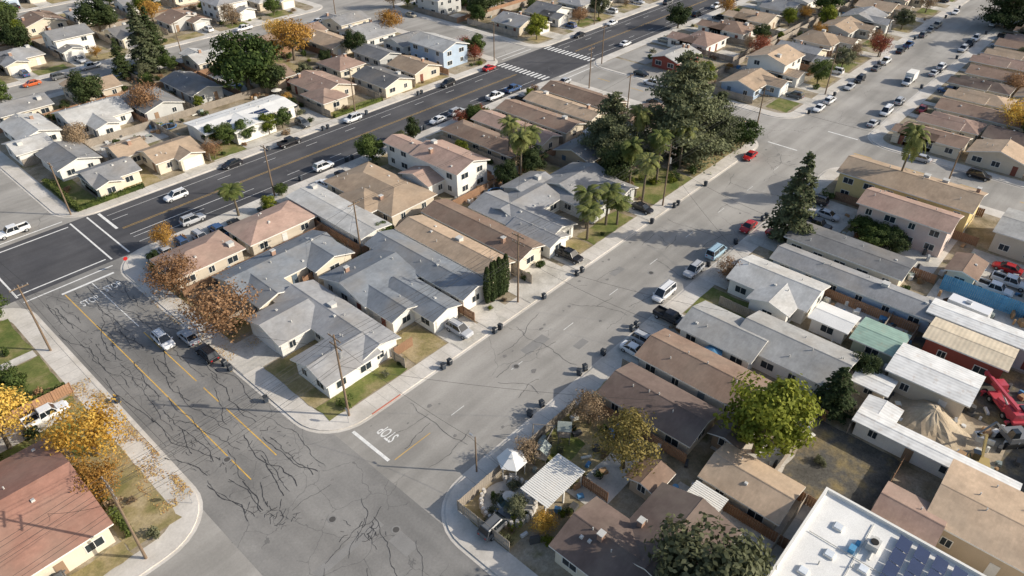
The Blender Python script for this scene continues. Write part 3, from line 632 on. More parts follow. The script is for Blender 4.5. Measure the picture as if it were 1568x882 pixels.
def cyp():
    mb=MB();mb.tube((0,0,0),(0,0,6.6),.12,.03,6,0)
    for i in range(1300):
        z=R.uniform(.2,7.4);rr=.62*math.sin(math.pi*min(1,(z+.6)/8.3))**.6*R.uniform(.75,1.08);t=R.uniform(0,6.28)
        leaf(mb,(math.cos(t)*rr,math.sin(t)*rr,z),.17,(math.cos(t),math.sin(t),.5))
    return mb
def shrub(n=420):
    mb=MB();cs=[Vector((R.gauss(0,.4),R.gauss(0,.4),R.uniform(.3,.9))) for i in range(7)]
    for q in cs:mb.tube((0,0,0),q,.04,.01,4,0,False)
    for i in range(n):
        q=R.choice(cs);d=Vector((R.gauss(0,1),R.gauss(0,1),R.gauss(0,1))).normalized();leaf(mb,q+d*R.uniform(.3,.5),R.uniform(.09,.17),d)
    return mb
LM={'green':leafmat('leaf_green',(.036,.065,.017),(.12,.16,.042)),'dark':leafmat('leaf_dark',(.028,.048,.018),(.085,.11,.038)),'lime':leafmat('leaf_yellowgreen',(.085,.12,.014),(.26,.28,.04)),
'olive':leafmat('leaf_olive',(.09,.1,.05),(.22,.225,.13)),'khaki':leafmat('leaf_khaki',(.12,.11,.03),(.32,.25,.085)),'orange':leafmat('leaf_orange',(.28,.14,.035),(.55,.33,.08)),'yellow':leafmat('leaf_yellow',(.46,.26,.045),(.78,.55,.13)),
'rust':leafmat('leaf_rust',(.22,.12,.06),(.42,.26,.145)),'brown':leafmat('leaf_brown',(.22,.155,.095),(.38,.28,.18)),'red':leafmat('leaf_red',(.22,.055,.035),(.4,.14,.08)),'cedar':leafmat('leaf_cedar',(.06,.08,.038),(.2,.215,.115)),'palm':leafmat('leaf_palm',(.085,.115,.028),(.26,.27,.09)),'cyp':leafmat('leaf_cypress',(.028,.047,.016),(.07,.095,.032))}
DEAD=mat('dead_frond',(.4,.3,.17))
TM={}
def tm(k):
    if k in TM:return TM[k]
    kind,col,v=k
    if kind=='b':mb=broad(n=6000,nc=40,ls=.31)
    elif kind=='s':mb=broad(n=3200,nc=42,ls=.25,sparse=1.18)
    elif kind=='c':mb=conif()
    elif kind=='d':mb=conif(9,20,21000,.5,.06,.4,.4)
    elif kind=='p':mb=palm()
    elif kind=='y':mb=cyp()
    else:mb=shrub()
    TM[k]=mb.mesh('tree_'+kind+col,[BARK,LM[col],DEAD] if kind=='p' else [BARK,LM[col]]);return TM[k]
NM={'b':'broadleaf_tree','s':'autumn_tree','c':'conifer_tree','d':'cedar_tree','p':'palm_tree','y':'cypress_tree','u':'shrub'}
BASE={'b':(5,9),'s':(5,9),'c':(3.5,17),'d':(9,20),'p':(8,8),'y':(1,7.4),'u':(1,1.3)}
def tree(kind,col,a,b,r,hh=None,v=None):
    br,bh=BASE[kind]
    if v is None:v=R.randint(0,1) if kind!='u' else R.randint(0,2)
    if kind=='p':s=(1.0,1.0,hh/8)
    else:s=(r/br*R.uniform(.94,1.06),r/br*R.uniform(.94,1.06),(hh/bh) if hh else r/br)
    place(tm((kind,col,v)),NM[kind],(a,b,.13),R.uniform(0,6.28),s)
for t in(('d','cedar',132,70,10.4,23),('d','cedar',119,79,6.5,16),('d','cedar',141,66,6,13),('c','cedar',114.6,35.9,4.5,18),('c','cedar',79,209,4.8,19),('c','dark',84,214,3.8,16),('c','dark',72,209,3,11),
('b','green',88.5,172.5,9.4,17),('b','dark',93,169,5,10),('s','orange',112,187,7.5,13),('s','rust',64,179,5,9),('s','rust',32.7,103,4.6,8),('s','rust',33.2,87.5,6,9.5),('s','orange',38,117,2.6,5.5),('b','green',85,117.5,3.8,6.4),('b','dark',98,118.8,2,6),
('s','red',112,117,2.5,4),('s','red',118,117,2,3.5),('s','yellow',9.5,78.5,4.8,8.5),('s','orange',7,71,3.4,6.5),('s','yellow',2.5,88,5,9),('s','orange',-3,86,4.5,8),('b','green',10,118,3.4,6),('b','lime',65.2,17.5,7,12),('s','khaki',52,28.4,4.8,8.5),
('b','olive',42.2,11.6,7,11),('c','dark',78.4,13.2,3,8),('b','dark',87,12.4,2.4,5),('s','rust',96.5,38,2.7,4.6),('s','yellow',195,16,6,9.5),('d','dark',287,40,9,22),('d','dark',300,33,9,24),('d','dark',275,25,7,18),('b','green',145,61,4.2,7.5),
('b','green',123,24,3.2,4),('b','green',126,22.6,3.4,4.2),('b','green',128,26.8,2.6,3.6),('b','dark',123.6,20.4,2.6,3.8),('b','green',125.4,27,2.6,3.6),
('b','green',68.5,148.6,2.9,5.4),('b','green',72.5,148,2.9,5.4),('b','lime',78,147,2.8,5),('b','green',82,147.5,3,5.4),('b','green',66.5,152,2.2,5),('s','brown',45,170,4,7),('b','dark',57,196,5,9),('b','green',150,150,4,7),('s','red',147,147,3,5),('s','red',150,155,3,5),
('b','dark',98,183,4,8),('b','dark',126,176,4,8),('s','orange',146,184,5,9),('b','olive',38,33.5,1.6,3),('s','brown',44.5,38,2.2,4),('s','brown',55,36,3,5),('s','yellow',38.5,30,1.8,3),('b','green',124,84,4,7),('b','dark',112,72,4.6,9),('b','dark',104,88,4,6),
('b','dark',96,88,3,6),('b','green',66,91,2.4,4),('s','red',230,60.5,4,7),('s','red',205,86,4,7),('b','green',63,119,1.5,3),('s','brown',168,208,5,9),('s','yellow',120,208,4,7),('b','dark',60,262,7,12),('b','dark',112,292,7,12),('b','green',40,208,5,9),('b','dark',86,258,6,11),('b','dark',180,176,6,10),('b','green',250,176,6,10),('b','dark',215,120,5,8),('b','green',260,89,6,10),('s','orange',172,232,5,9)):tree(*t)
for a,b,hh in((53,118.6,5.5),(104,94.5,9),(100.5,88,9),(97.5,64,7),(109,63.5,9),(94,66,7.5),(99,62.5,5),(118,66,10),(123,75,11),(127,66,9),(142,27,14),(112.5,69,9),(106,90,8),(91,63.5,6)):tree('p','palm',a,b,1,hh,R.randint(0,1))
for i in range(6):tree('y','cyp',64.9+i*.85,63.6+R.uniform(-.15,.15),1.05,R.uniform(6.8,8),0)
def free(a,b,m=0):
    return not any(r[0]-m<a<r[1]+m and r[2]-m<b<r[3]+m for r in RECTS)
PAL=[('b','green'),('b','dark'),('b','olive'),('s','rust'),('s','brown'),('b','green'),('b','lime'),('s','orange')]
for a,b in TREES:
    if free(a,b,.4):
        k=R.choice(PAL);r=R.uniform(1.8,4.8);tree(*k,a,b,r,r*1.8)
for i in range(1300):
    bl=R.choice(BL[:2]*4+[BL[7]]*2+[BL[8]]+[BL[9]]+[BL[2]]+[BL[12]]+[BL[5]])
    a=R.uniform(max(bl[0],-20)+4,min(bl[1],300)-4);b=R.uniform(max(bl[2],-20)+3.6,bl[3]-3.6)
    if not free(a,b,-.2):continue
    if bl is BL[7] and (b<10 or 84<a<93):continue
    if R.random()<.83:
        r=R.uniform(.5,1.3);tree('u',R.choice(['green','dark','olive','rust','lime','green','brown']),a,b,r,r*R.uniform(1,1.6))
    elif free(a,b,1.2) :
        k=R.choice(PAL);r=R.uniform(1.3,2.8);tree(*k,a,b,r,r*1.9)
for i in range(26):
    a,b=R.uniform(34,50),R.uniform(27,38.6)
    if free(a,b,.2):tree('u',R.choice(['green','olive','yellow','brown','lime']),a,b,R.uniform(.5,1),R.uniform(.7,1.5))
mb=MB()
def drift(a0,a1,b0,b1,n,z):
    for i in range(n):
        a,b=R.uniform(a0,a1),R.uniform(b0,b1);s=R.uniform(.05,.13);t=R.uniform(0,6.28)
        if math.sin(a*1.7+b*.6)+math.sin(b*.9-a)+R.gauss(0,.7)<.2:continue
        zz=z+R.uniform(0,.03);c,q=math.cos(t)*s,math.sin(t)*s;mb.poly([(a-c,b-q,zz),(a+q*.7,b-c*.7,zz),(a+c,b+q,zz+.02),(a-q*.7,b+c*.7,zz)],R.randint(0,2))
drift(10.5,14.7,64,94,4600,.19);drift(13.9,14.7,64,94,1200,.19);drift(28.8,29.4,80,108,500,.03);drift(29.6,36,82,92,1100,.19);drift(30,35,98,108,700,.19)
mb.obj('fallen_leaves',[mat('fallen_leaf_a',(.5,.3,.1)),mat('fallen_leaf_b',(.36,.2,.09)),mat('fallen_leaf_c',(.62,.44,.16))])
# ---------------------------------------------------------------- vehicles
def paint(n,c):return mat('car_paint_'+n,c,rough=.25,var=.03,spec=.6)
PC={'white':paint('white',(.78,.78,.78)),'silver':paint('silver',(.45,.46,.48)),'black':paint('black',(.02,.02,.024)),'grey':paint('grey',(.13,.135,.14)),'red':paint('red',(.42,.02,.02)),'blue':paint('blue',(.05,.1,.22)),'lblue':paint('lightblue',(.35,.5,.6)),'tan':paint('tan',(.4,.35,.27)),'orange':paint('orange',(.6,.13,.04))}
CG=mat('car_glass',(.015,.02,.025),rough=.06,var=.05,spec=.8);LITE=mat('headlamp',(.7,.7,.65),rough=.2,var=0);TAIL=mat('tail_lamp',(.4,.02,.02),rough=.3,var=0)
CM={}
def carmesh(kind,col):
    if (kind,col) in CM:return CM[kind,col]
    mb=MB()
    S={'sedan':([(-2.3,.6,.45,.78),(-2.2,.82,.3,.93),(-1.5,.9,.25,1.0),(0,.91,.22,.98),(1.2,.9,.25,.92),(1.95,.84,.28,.78),(2.28,.62,.4,.62)],(-1.75,-1.05,.35,1.15,1.42)),
       'suv':([(-2.35,.7,.5,.95),(-2.28,.88,.38,1.08),(-1.5,.94,.32,1.12),(0,.95,.3,1.1),(1.15,.94,.32,1.06),(2.05,.9,.36,.96),(2.32,.7,.5,.75)],(-2.2,-1.85,.35,1.15,1.75)),
       'pickup':([(-2.8,.8,.55,.95),(-2.75,.95,.5,1.0),(-1.0,.96,.45,1.0),(0,.96,.42,1.12),(1.2,.96,.42,1.1),(2.4,.92,.45,1.02),(2.7,.75,.55,.8)],(-.95,-.8,.75,1.3,1.82)),
       'van':([(-2.5,.8,.5,1.0),(-2.45,.95,.35,1.1),(-1.5,.98,.3,1.15),(0,.98,.3,1.15),(1.3,.97,.32,1.12),(2.15,.9,.36,.98),(2.45,.72,.5,.8)],(-2.44,-2.3,.9,1.75,1.98)),
       'truck':([(-3.2,.8,.6,.85),(-3.1,.95,.6,.9),(0,.98,.5,.95),(1.2,1.0,.45,1.2),(2.3,.98,.45,1.15),(3.0,.9,.5,1.05),(3.15,.75,.6,.85)],(.95,1.1,1.9,2.4,2.15))}[kind]
    st,gh=S;k0=len(mb.v);nr=8
    for x,w,zb,zt in st:
        zm=zb+(zt-zb)*.6
        for y,z in((-w*.9,zb),(-w,zm),(-w*.93,zt-.04),(-w*.6,zt),(w*.6,zt),(w*.93,zt-.04),(w,zm),(w*.9,zb)):mb.v.append((x,y,z))
    for i in range(len(st)-1):
        for j in range(nr):
            q=(j+1)%nr;mb.f.append((k0+i*nr+j,k0+i*nr+q,k0+(i+1)*nr+q,k0+(i+1)*nr+j));mb.m.append(0)
    mb.f.append(tuple(k0+j for j in range(nr)));mb.m.append(0);e=k0+(len(st)-1)*nr;mb.f.append(tuple(e+nr-1-j for j in range(nr)));mb.m.append(0)
    def belt(x):
        for i in range(len(st)-1):
            if st[i][0]<=x<=st[i+1][0]:
                f=(x-st[i][0])/(st[i+1][0]-st[i][0]);return st[i][3]+f*(st[i+1][3]-st[i][3])-.03,st[i][1]+f*(st[i+1][1]-st[i][1])
        return st[-1][3],st[-1][1]
    xb,xr0,xr1,xf,zr=gh
    bz0,w0=belt(xb);bz1,w1=belt(xf);w0*=.88;w1*=.88;wr=min(w0,w1)*.84
    b=[(xb,-w0,bz0),(xf,-w1,bz1),(xf,w1,bz1),(xb,w0,bz0)];t=[(xr0,-wr,zr),(xr1,-wr,zr),(xr1,wr,zr),(xr0,wr,zr)]
    for i in range(4):
        j=(i+1)%4;mb.poly([b[i],b[j],t[j],t[i]],1)
    mb.box(xr0-.04,xr1+.04,-wr-.03,wr+.03,zr-.05,zr+.03,0,(xr0+.05,xr1-.05,-wr+.06,wr-.06))
    for i in range(4):mb.tube(b[i],t[i],.045,.04,4,0,False)
    for s in(-1,1):
        f=.45 if kind!='pickup' else .4
        xm=xb+(xf-xb)*f;mb.tube((xm,s*(w0+w1)/2*1.0,bz0),(xr0+(xr1-xr0)*f,s*wr,zr),.04,.04,4,0,False)
        mb.box(xf-.25,xf-.1,min(s*w1,s*(w1+.28)),max(s*w1,s*(w1+.28)),bz1+.02,bz1+.16,0)
    if kind=='pickup':
        for s in(-1,1):mb.box(-2.78,-1.0,min(s*.78,s*.93),max(s*.78,s*.93),.95,1.3,0)
        mb.box(-2.8,-2.68,-.78,.78,.95,1.3,0);mb.box(-2.66,-1.0,-.77,.77,.99,1.03,2)
    if kind=='truck':
        mb.box(-3.3,.8,-1.1,1.1,.95,3.1,3)
    if kind in('van','suv'):
        for y in(-.5,.5):mb.box(xr0+.2,xr1-.2,y-.02,y+.02,zr+.03,zr+.08,2)
    L=st[-1][0];wf=st[-1][1]
    for s in(-1,1):
        y0=s*wf*.75;mb.box(L-.2,L+.02,y0-.15,y0+.15,st[-1][2]+.1,st[-1][3]-.03,3);mb.box(st[0][0]-.02,st[0][0]+.15,y0-.12,y0+.12,st[0][3]-.25,st[0][3]-.05,4)
        for x in(st[0][0]+.85,L-.85):
            r=.33 if kind in('sedan',) else .38
            wy=max(q[1] for q in st)*.97
            mb.tube((x,s*(wy-.22),r),(x,s*wy,r),r,r,14,2);mb.tube((x,s*wy,r),(x,s*(wy+.012),r),r*.6,r*.55,10,5)
    CM[kind,col]=mb.mesh(kind+'_'+col,[PC[col],CG,RUB,LITE if kind!='truck' else TRIM,TAIL,METAL]);return CM[kind,col]
NAM={'sedan':'parked_car','suv':'parked_suv','pickup':'pickup_truck','van':'parked_van','truck':'box_truck'}
def car(a,b,vert,kind=None,col=None,z=0,flip=None,da=0):
    kind=kind or R.choice(['sedan','sedan','suv','suv','pickup']);col=col or R.choice(['white','silver','black','grey','white','white','silver','tan','black','silver','grey','white','blue','black','red'])
    rot=(math.pi/2 if vert else 0)+(math.pi if (flip if flip is not None else R.random()<.5) else 0)+da+R.gauss(0,.012)
    place(carmesh(kind,col),NAM[kind],(a,b,z),rot)
Z=.19
for c in((25.4,93.1,1,'suv','white',0,True),(28.3,91.2,1,'sedan','silver',0,False),(28.3,85.6,1,'suv','black',0,False),(21.6,143.5,0,'pickup','white',0,True),(48.3,134,0,'suv','white',0,True),(63.4,138.6,0,'sedan','black',0),(78,138.6,0,'pickup','black',0),(96,138.8,0,'suv','white',0),
(144.7,139,0,'sedan','red',0),(109.4,122.8,0,'sedan','white',0),(186.2,138.7,0,'sedan','black',0),(189,122.8,0,'sedan','white',0),(150,116,0,'sedan','silver',Z),
(178.7,57,0,'sedan','white',0),(185.4,57,0,'suv','white',0),(198.7,57,0,'sedan','silver',0),(206,57,0,'suv','black',0),(218.6,57,0,'sedan','grey',0),(226,57,0,'pickup','white',0),(213.2,46.5,0,'truck','white',0,True),(187.5,43.6,0,'van','white',0),(178.4,43.5,0,'sedan','silver',0),
(142.1,57.2,0,'sedan','red',0),(114.2,43.4,0,'sedan','red',0),(102.4,43.5,0,'van','lblue',0),(94.7,43.6,0,'suv','silver',0),(85.6,43.8,0,'van','white',0,True),(80.6,39.4,1,'pickup','black',Z,True),(73.4,39.2,1,'suv','silver',Z,True),(70.6,39.3,1,'sedan','white',Z,True),
(56.7,61.8,1,'suv','silver',Z,True),(83.8,62,1,'pickup','black',Z,True),(35.3,34.2,0,'suv','grey',.13,None),(7.8,89.8,0,'pickup','white',Z),(-.8,62.8,1,'pickup','grey',Z),(4,55.5,0,'sedan','black',0),
(132,38,1,'suv','black',Z),(128,34,1,'sedan','silver',Z),(123,34,1,'pickup','black',Z),(122.8,4,1,'pickup','white',Z),(126.6,2.6,1,'pickup','white',Z),(131,4,1,'sedan','red',Z),(52.7,222.6,0,'sedan','orange',0),(44,222.8,0,'sedan','black',0),(60,222.6,0,'suv','grey',0),
(106.5,61.8,1,'sedan','black',Z),(166,28.9,1,'sedan','silver',0),(165.6,17,1,'suv','black',0),(194.7,37.4,0,'sedan','red',Z),(169.5,104,1,'sedan','black',Z)):car(*c[:5],z=c[5],flip=c[6] if len(c)>6 else None)
for a in(37,40.3,43.6,47,50.5,57):car(a,115.2,1,z=Z)
for a,b in((46,122.9),(76,122.9),(116,122.9),(130,122.9),(137,122.9)):car(a,b,0)
for a in range(110,140,9):
    if R.random()<.3:car(a,138.7,0)
for a in range(176,390,7):
    if abs(a-186)>6 and R.random()<.4:car(a,138.7,0)
    if abs(a-189)>6 and R.random()<.3:car(a,122.8,0)
    if a>232 and R.random()<.6:car(a,57,0)
    if a>195 and abs(a-213)>6 and R.random()<.5:car(a,43.5,0)
    if R.random()<.3:car(a,213.5,0)
    if R.random()<.3:car(a,224.5,0)
for a in range(34,150,7):
    if R.random()<.4:car(a,213.5,0)
    if a>66 and R.random()<.35:car(a,224.5,0)
for b in(78,90,98,160,175,183,196,240,250):
    if R.random()<.4:car(154.6,b,1)
    if R.random()<.4:car(165.4,b,1)
for a,b,v,_ in CARS:car(a,b,v,z=Z)
for a,b in((115,38),(71,116),(76,116),(112,116),(132,116),(86,145),(90,155)):car(a,b,1,z=Z)
mb=MB();mb.box(-3.4,2.4,-1.15,1.15,.55,2.9,0,(-3.3,2.5,-1.1,1.1));mb.box(2.4,3.6,-1.05,1.05,.55,1.35,0,(2.4,3.4,-1,1));mb.poly([(3.4,-.95,1.36),(3.4,.95,1.36),(2.52,.95,2.2),(2.52,-.95,2.2)],1)
mb.box(-1.2,.2,-1.17,-1.14,1.5,2.1,1);mb.box(-2.8,-1.8,-1.17,-1.14,1.5,2.1,1);mb.box(-1.2,.2,1.14,1.17,1.5,2.1,1);mb.box(-.5,.3,-.35,.35,2.9,3.15,3)
for x in(-2.2,2.6):
    for s in(-1,1):mb.tube((x,s*.9,.42),(x,s*1.16,.42),.42,.42,14,2)
RV=mb.mesh('motorhome',[PC['white'],CG,RUB,METAL]);place(RV,'motorhome',(112,6,Z),1.5)
# ---------------------------------------------------------------- bins
mb=MB();mb.box(-.24,.24,-.27,.27,.08,.95,0,(-.3,.3,-.34,.34));mb.box(-.33,.33,-.38,.36,.95,1.04,1,(-.28,.28,-.3,.28))
mb.tube((-.3,.28,.12),(.3,.28,.12),.12,.12,10,2);mb.tube((-.26,.42,.93),(.26,.42,.93),.025,.025,6,1)
BM=mb.mesh('wheelie_bin',[BINM,mat('bin_lid',(.04,.045,.052),rough=.4),RUB])
def bins(a,b,n=2,al='a'):
    for i in range(n):
        d=i*1.35+R.uniform(-.12,.12);place(BM,'wheelie_bin',(a+(d if al=='a' else 0),b+(0 if al=='a' else d),0),R.uniform(-.3,.3)+(0 if b>50 else math.pi),1.0)
for a,b,n in((49.5,57.9,2),(60.3,57.9,2),(72,57.9,1),(80.8,57.9,2),(104,57.9,1),(112,57.9,2),(124,57.9,1),(51,42.7,1),(53.4,42.7,1),(61.7,42.7,2),(67.5,42.7,1),(74.8,42.7,2),(98.5,42.8,1),(108,42.7,1),(119,42.8,2),
 (69.5,122,1),(81.5,122,2),(91,122,1),(103,122,2),(73,139.6,1),(88,139.6,2),(101,139.6,1),(118,139.6,2)):bins(a,b,n)
bins(28.9,80.5,2,'b');bins(28.9,71,1,'b');bins(15.3,86,1,'b')
for a in range(175,380,16):bins(a,57.9,1);bins(a+5,42.7,1)
# ---------------------------------------------------------------- poles and wires
def pole(a,b,hh=13,arms=2,ang=0,tr=False):
    mb=MB();mb.tube((0,0,0),(0,0,hh),.17,.11,10,0)
    for k in range(arms):
        z=hh-.5-k*1.3;mb.box(-.06,.06,-1.25,1.25,z-.07,z+.07,0)
        for y in(-1.15,-.5,.5,1.15):mb.tube((0,y,z+.07),(0,y,z+.3),.05,.035,6,1)
    if tr:mb.tube((.35,0,hh-4),(.35,0,hh-2.9),.28,.28,12,1);mb.box(.1,.3,-.05,.05,hh-3.6,hh-3.4,1)
    mb.obj('utility_pole',[POLEW,METAL],loc=(a,b,.13),rot=ang)
def wire(p0,p1,sag=.8):
    cu=bpy.data.curves.new('power_line','CURVE');cu.dimensions='3D';cu.bevel_depth=.018;cu.bevel_resolution=1;cu.materials.append(BLACKW)
    s=cu.splines.new('POLY');n=12;s.points.add(n)
    for i in range(n+1):
        t=i/n;s.points[i].co=(p0[0]+(p1[0]-p0[0])*t,p0[1]+(p1[1]-p0[1])*t,p0[2]+(p1[2]-p0[2])*t-4*sag*t*(1-t),1)
    o=bpy.data.objects.new('power_line',cu);COL.objects.link(o)
line=[(-30,59.8),(6.8,60),(34.8,60.6),(68.5,60.4),(111,60),(150,60.3),(190,60),(230,60)]
for i,(a,b) in enumerate(line):pole(a,b,13 if i!=2 else 14,2,0,i in(2,4))
for i in range(len(line)-1):
    (a,b),(c,d)=line[i],line[i+1]
    for y in(-1.15,-.5,.5,1.15):wire((a,b+y,12.9),(c,d+y,12.9),.7)
    wire((a,b,9.5),(c,d,9.5),.8);wire((a,b+.1,8.8),(c,d+.1,8.8),.9)
l2=[(13.3,61.5),(13.3,104),(12,142.5),(12,190)]
for p in l2[1:]:pole(*p,12,1,math.pi/2)
for i in range(3):
    for y in(-1,0,1):wire((l2[i][0]+y,l2[i][1],11.6),(l2[i+1][0]+y,l2[i+1][1],11.6))
for p in[(31.5,143),(62,120.2),(100,143),(151,143),(200,143)]:pole(*p,11,1,0)
for p in((152,109),(150.5,20),(104,90),(60,89.8),(150,-10),(142,90),(33,211),(90,211),(145,211),(170,118)):pole(*p,11,1,math.pi/2)
wire((60,89.8,10.8),(104,90,10.8));wire((104,90,10.8),(142,90,10.8));wire((60,90.3,10.8),(104,90.5,10.8));wire((60,89.8,10.8),(34,89,10));wire((31.5,143,10.8),(100,143,10.8));wire((100,143,10.8),(151,143,10.8))
wire((34.8,60.6,9.3),(40,70,4));wire((34.8,60.6,13),(39.3,42,6));wire((68.5,60.4,9),(63,70,4));wire((68.5,60.4,9),(75,36,4));wire((68.5,60.4,9),(78,72,4));wire((111,60,9),(114,34,4));wire((111,60,9),(98,36,4));wire((34.8,60.6,12),(13.3,104,11.5));wire((6.8,60,12),(34.8,60.6,12.4));wire((39.3,42,6),(40,28,4));wire((150,60,10),(150.5,20,10.8))
wire((68.5,60.4,9),(84,32,4));wire((34.8,60.6,9),(61,30,4));wire((60,89.8,10),(46,78,4));wire((60,89.8,10),(52,95,4));wire((60,89.8,10),(75,98,4));wire((104,90,10),(90,98,6));wire((104,90,10),(88,78,4));wire((6.8,60,10),(0,72,4))
mb=MB();mb.tube((0,0,0),(0,0,6.2),.12,.08,8,0);mb.tube((0,0,6.0),(0,.6,6.15),.03,.03,6,1);mb.box(-.1,.1,.45,.95,6.08,6.2,1);mb.obj('street_lamp',[POLEW,METAL],loc=(39.5,41.4,.13))
def stopsign(a,b,rot):
    mb=MB();mb.tube((0,0,0),(0,0,2.1),.035,.035,6,0)
    pts=[(.38*math.cos(math.radians(22.5+45*i)),.38*math.sin(math.radians(22.5+45*i))) for i in range(8)]
    mb.poly([(.04,y,2.35+z) for y,z in pts],1);mb.poly([(.02,y,2.35+z) for y,z in pts][::-1],0)
    mb.obj('stop_sign',[METAL,mat('sign_red',(.5,.02,.02))],loc=(a,b,.13),rot=rot)
stopsign(30.6,116,-math.pi/2);stopsign(34,59.6,0);stopsign(13.8,63,math.pi/2)
# ---------------------------------------------------------------- yard objects
def pergola(a0,a1,b0,b1):
    mb=MB();e=empty('white_pergola',((a0+a1)/2,(b0+b1)/2,.14));w=(a1-a0)/2;d=(b1-b0)/2
    for x in(-w+.15,0,w-.15):
        for y in(-d+.15,d-.15):mb.box(x-.09,x+.09,y-.09,y+.09,0,2.6)
    mb.obj('posts',[TRIM],e);mb=MB()
    mb.box(-w,w,-d,-d+.12,2.6,2.8);mb.box(-w,w,d-.12,d,2.6,2.8);n=int(2*w/.28)
    for i in range(n):mb.box(-w+i*2*w/n,-w+i*2*w/n+.23,-d-.3,d+.3,2.803,2.86)
    mb.obj('roof_slats',[TRIM],e)
pergola(39.5,46.5,30.5,34);pergola(51.2,54.2,16,19.5)
def gazebo(a,b):
    e=empty('garden_gazebo',(a,b,.14));mb=MB()
    for i in range(6):
        t=i*math.pi/3;mb.tube((1.6*math.cos(t),1.6*math.sin(t),0),(1.6*math.cos(t),1.6*math.sin(t),2.2),.06,.06,6)
    mb.obj('posts',[TRIM],e);mb=MB()
    for i in range(6):
        t=i*math.pi/3;u=t+math.pi/3;P=lambda r,q,z:(r*math.cos(q),r*math.sin(q),z)
        mb.poly([P(1.9,t,2.15),P(1.9,u,2.15),P(.5,u,3.0),P(.5,t,3.0)]);mb.poly([P(.65,t,3.05),P(.65,u,3.05),(0,0,3.5)])
    mb.obj('canopy',[mat('canvas_white',(.78,.77,.74),var=.04)],e)
gazebo(42.4,38.2)
def fountain(a,b):
    mb=MB()
    mb.tube((0,0,0),(0,0,.03),3.3,3.3,32,0);mb.tube((0,0,.03),(0,0,.5),1.5,1.4,24,1);mb.tube((0,0,.5),(0,0,.52),1.2,1.2,24,2);mb.tube((0,0,.5),(0,0,1.4),.2,.12,10,1);mb.tube((0,0,1.3),(0,0,1.45),.3,.7,16,1)
    for i in range(30):
        t=i*6.283/30
        if 1.0<t<1.7:continue
        x,y=3.2*math.cos(t),3.2*math.sin(t);mb.box(x-.2,x+.2,y-.2,y+.2,0,.8,1);mb.tube((x,y,.8),(x,y,1.0),.12,.2,8,1)
    mb.obj('garden_fountain',[DRIVE,CONC,mat('fountain_water',(.08,.13,.12),rough=.1)],loc=(a,b,.2))
fountain(38.6,35.3)
def playset(a,b,rot):
    mb=MB()
    for x in(-.7,.7):
        for y in(-.7,.7):mb.tube((x,y,0),(x,y,2.6),.06,.06,6,0)
    mb.box(-.8,.8,-.8,.8,1.3,1.4,0);mb.poly([(-.9,-.9,2.5),(.9,-.9,2.5),(.9,0,3.2),(-.9,0,3.2)],1);mb.poly([(-.9,.9,2.5),(.9,.9,2.5),(.9,0,3.2),(-.9,0,3.2)],1)
    mb.box(.8,.86,-.6,.6,1.4,2,0)
    mb.poly([(-.3,-.8,1.35),(.3,-.8,1.35),(.3,-3,.15),(-.3,-3,.15)],2)
    mb.tube((.7,0,2.5),(4,0,2.5),.06,.06,6,0);mb.tube((4,0,2.5),(4,-1,0),.06,.06,6,0);mb.tube((4,0,2.5),(4,1,0),.06,.06,6,0)
    for x in(1.8,2.8):
        mb.tube((x-.2,0,2.5),(x-.2,0,.5),.015,.015,4,0);mb.tube((x+.2,0,2.5),(x+.2,0,.5),.015,.015,4,0);mb.box(x-.25,x+.25,-.12,.12,.45,.5,3)
    mb.obj('playground_set',[WOODG,mat('playset_roof',(.3,.33,.3)),mat('slide',(.6,.5,.15)),RUB],loc=(a,b,.15),rot=rot)
playset(50.6,36.6,2.2);playset(46,36.4,.3)
def trampoline(a,b,r=1.9):
    mb=MB();mb.tube((0,0,.8),(0,0,.84),r,r,24,0);mb.tube((0,0,.83),(0,0,.86),r*.82,r*.82,24,1)
    for i in range(6):
        t=i*1.047;mb.tube((r*.95*math.cos(t),r*.95*math.sin(t),0),(r*.95*math.cos(t),r*.95*math.sin(t),2.4),.04,.04,6,2)
    mb.obj('trampoline',[mat('tramp_pad',(.08,.2,.4)),RUB,METAL],loc=(a,b,.15))
trampoline(56.3,31);trampoline(63.5,167);trampoline(101,205,2);trampoline(92,87)
def umbrella_table(a,b,c):
    mb=MB();mb.tube((0,0,0),(0,0,2.3),.03,.03,6,2);mb.tube((0,0,.7),(0,0,.74),.6,.6,16,1)
    for i in range(8):
        t=i*math.pi/4;u=t+math.pi/4;mb.poly([(1.4*math.cos(t),1.4*math.sin(t),2.1),(1.4*math.cos(u),1.4*math.sin(u),2.1),(0,0,2.5)],0)
    for t in(0,1.57,3.14,4.71):mb.box(1.0*math.cos(t)-.22,1.0*math.cos(t)+.22,1.0*math.sin(t)-.22,1.0*math.sin(t)+.22,.42,.47,1);mb.tube((1.0*math.cos(t),1.0*math.sin(t),0),(1.0*math.cos(t),1.0*math.sin(t),.42),.1,.1,6,2)
    mb.obj('patio_umbrella_table',[mat('umbrella_%d'%c,[(.5,.1,.08),(.7,.66,.58),(.1,.25,.4)][c]),TRIM,METAL],loc=(a,b,.16))
umbrella_table(43,75,2);umbrella_table(92,165,1);umbrella_table(76.5,30,2)
mb=MB();n=30;rings=[(0,3.0),(.7,2.85),(1.4,2.45),(2.1,2.0),(2.9,1.5),(3.7,.95),(4.5,.45),(5.2,.15),(5.9,-.03)];k=[]
for r,z in rings:
    row_=[]
    for i in range(n):
        t=6.283*i/n;q=1+.14*math.sin(3*t+.4)+.06*math.sin(7*t+r)+R.uniform(-.03,.03);row_.append((r*q*math.cos(t),r*q*math.sin(t)*.8,z+R.uniform(-.09,.09)*(0<r<5.5)))
    k.append(row_)
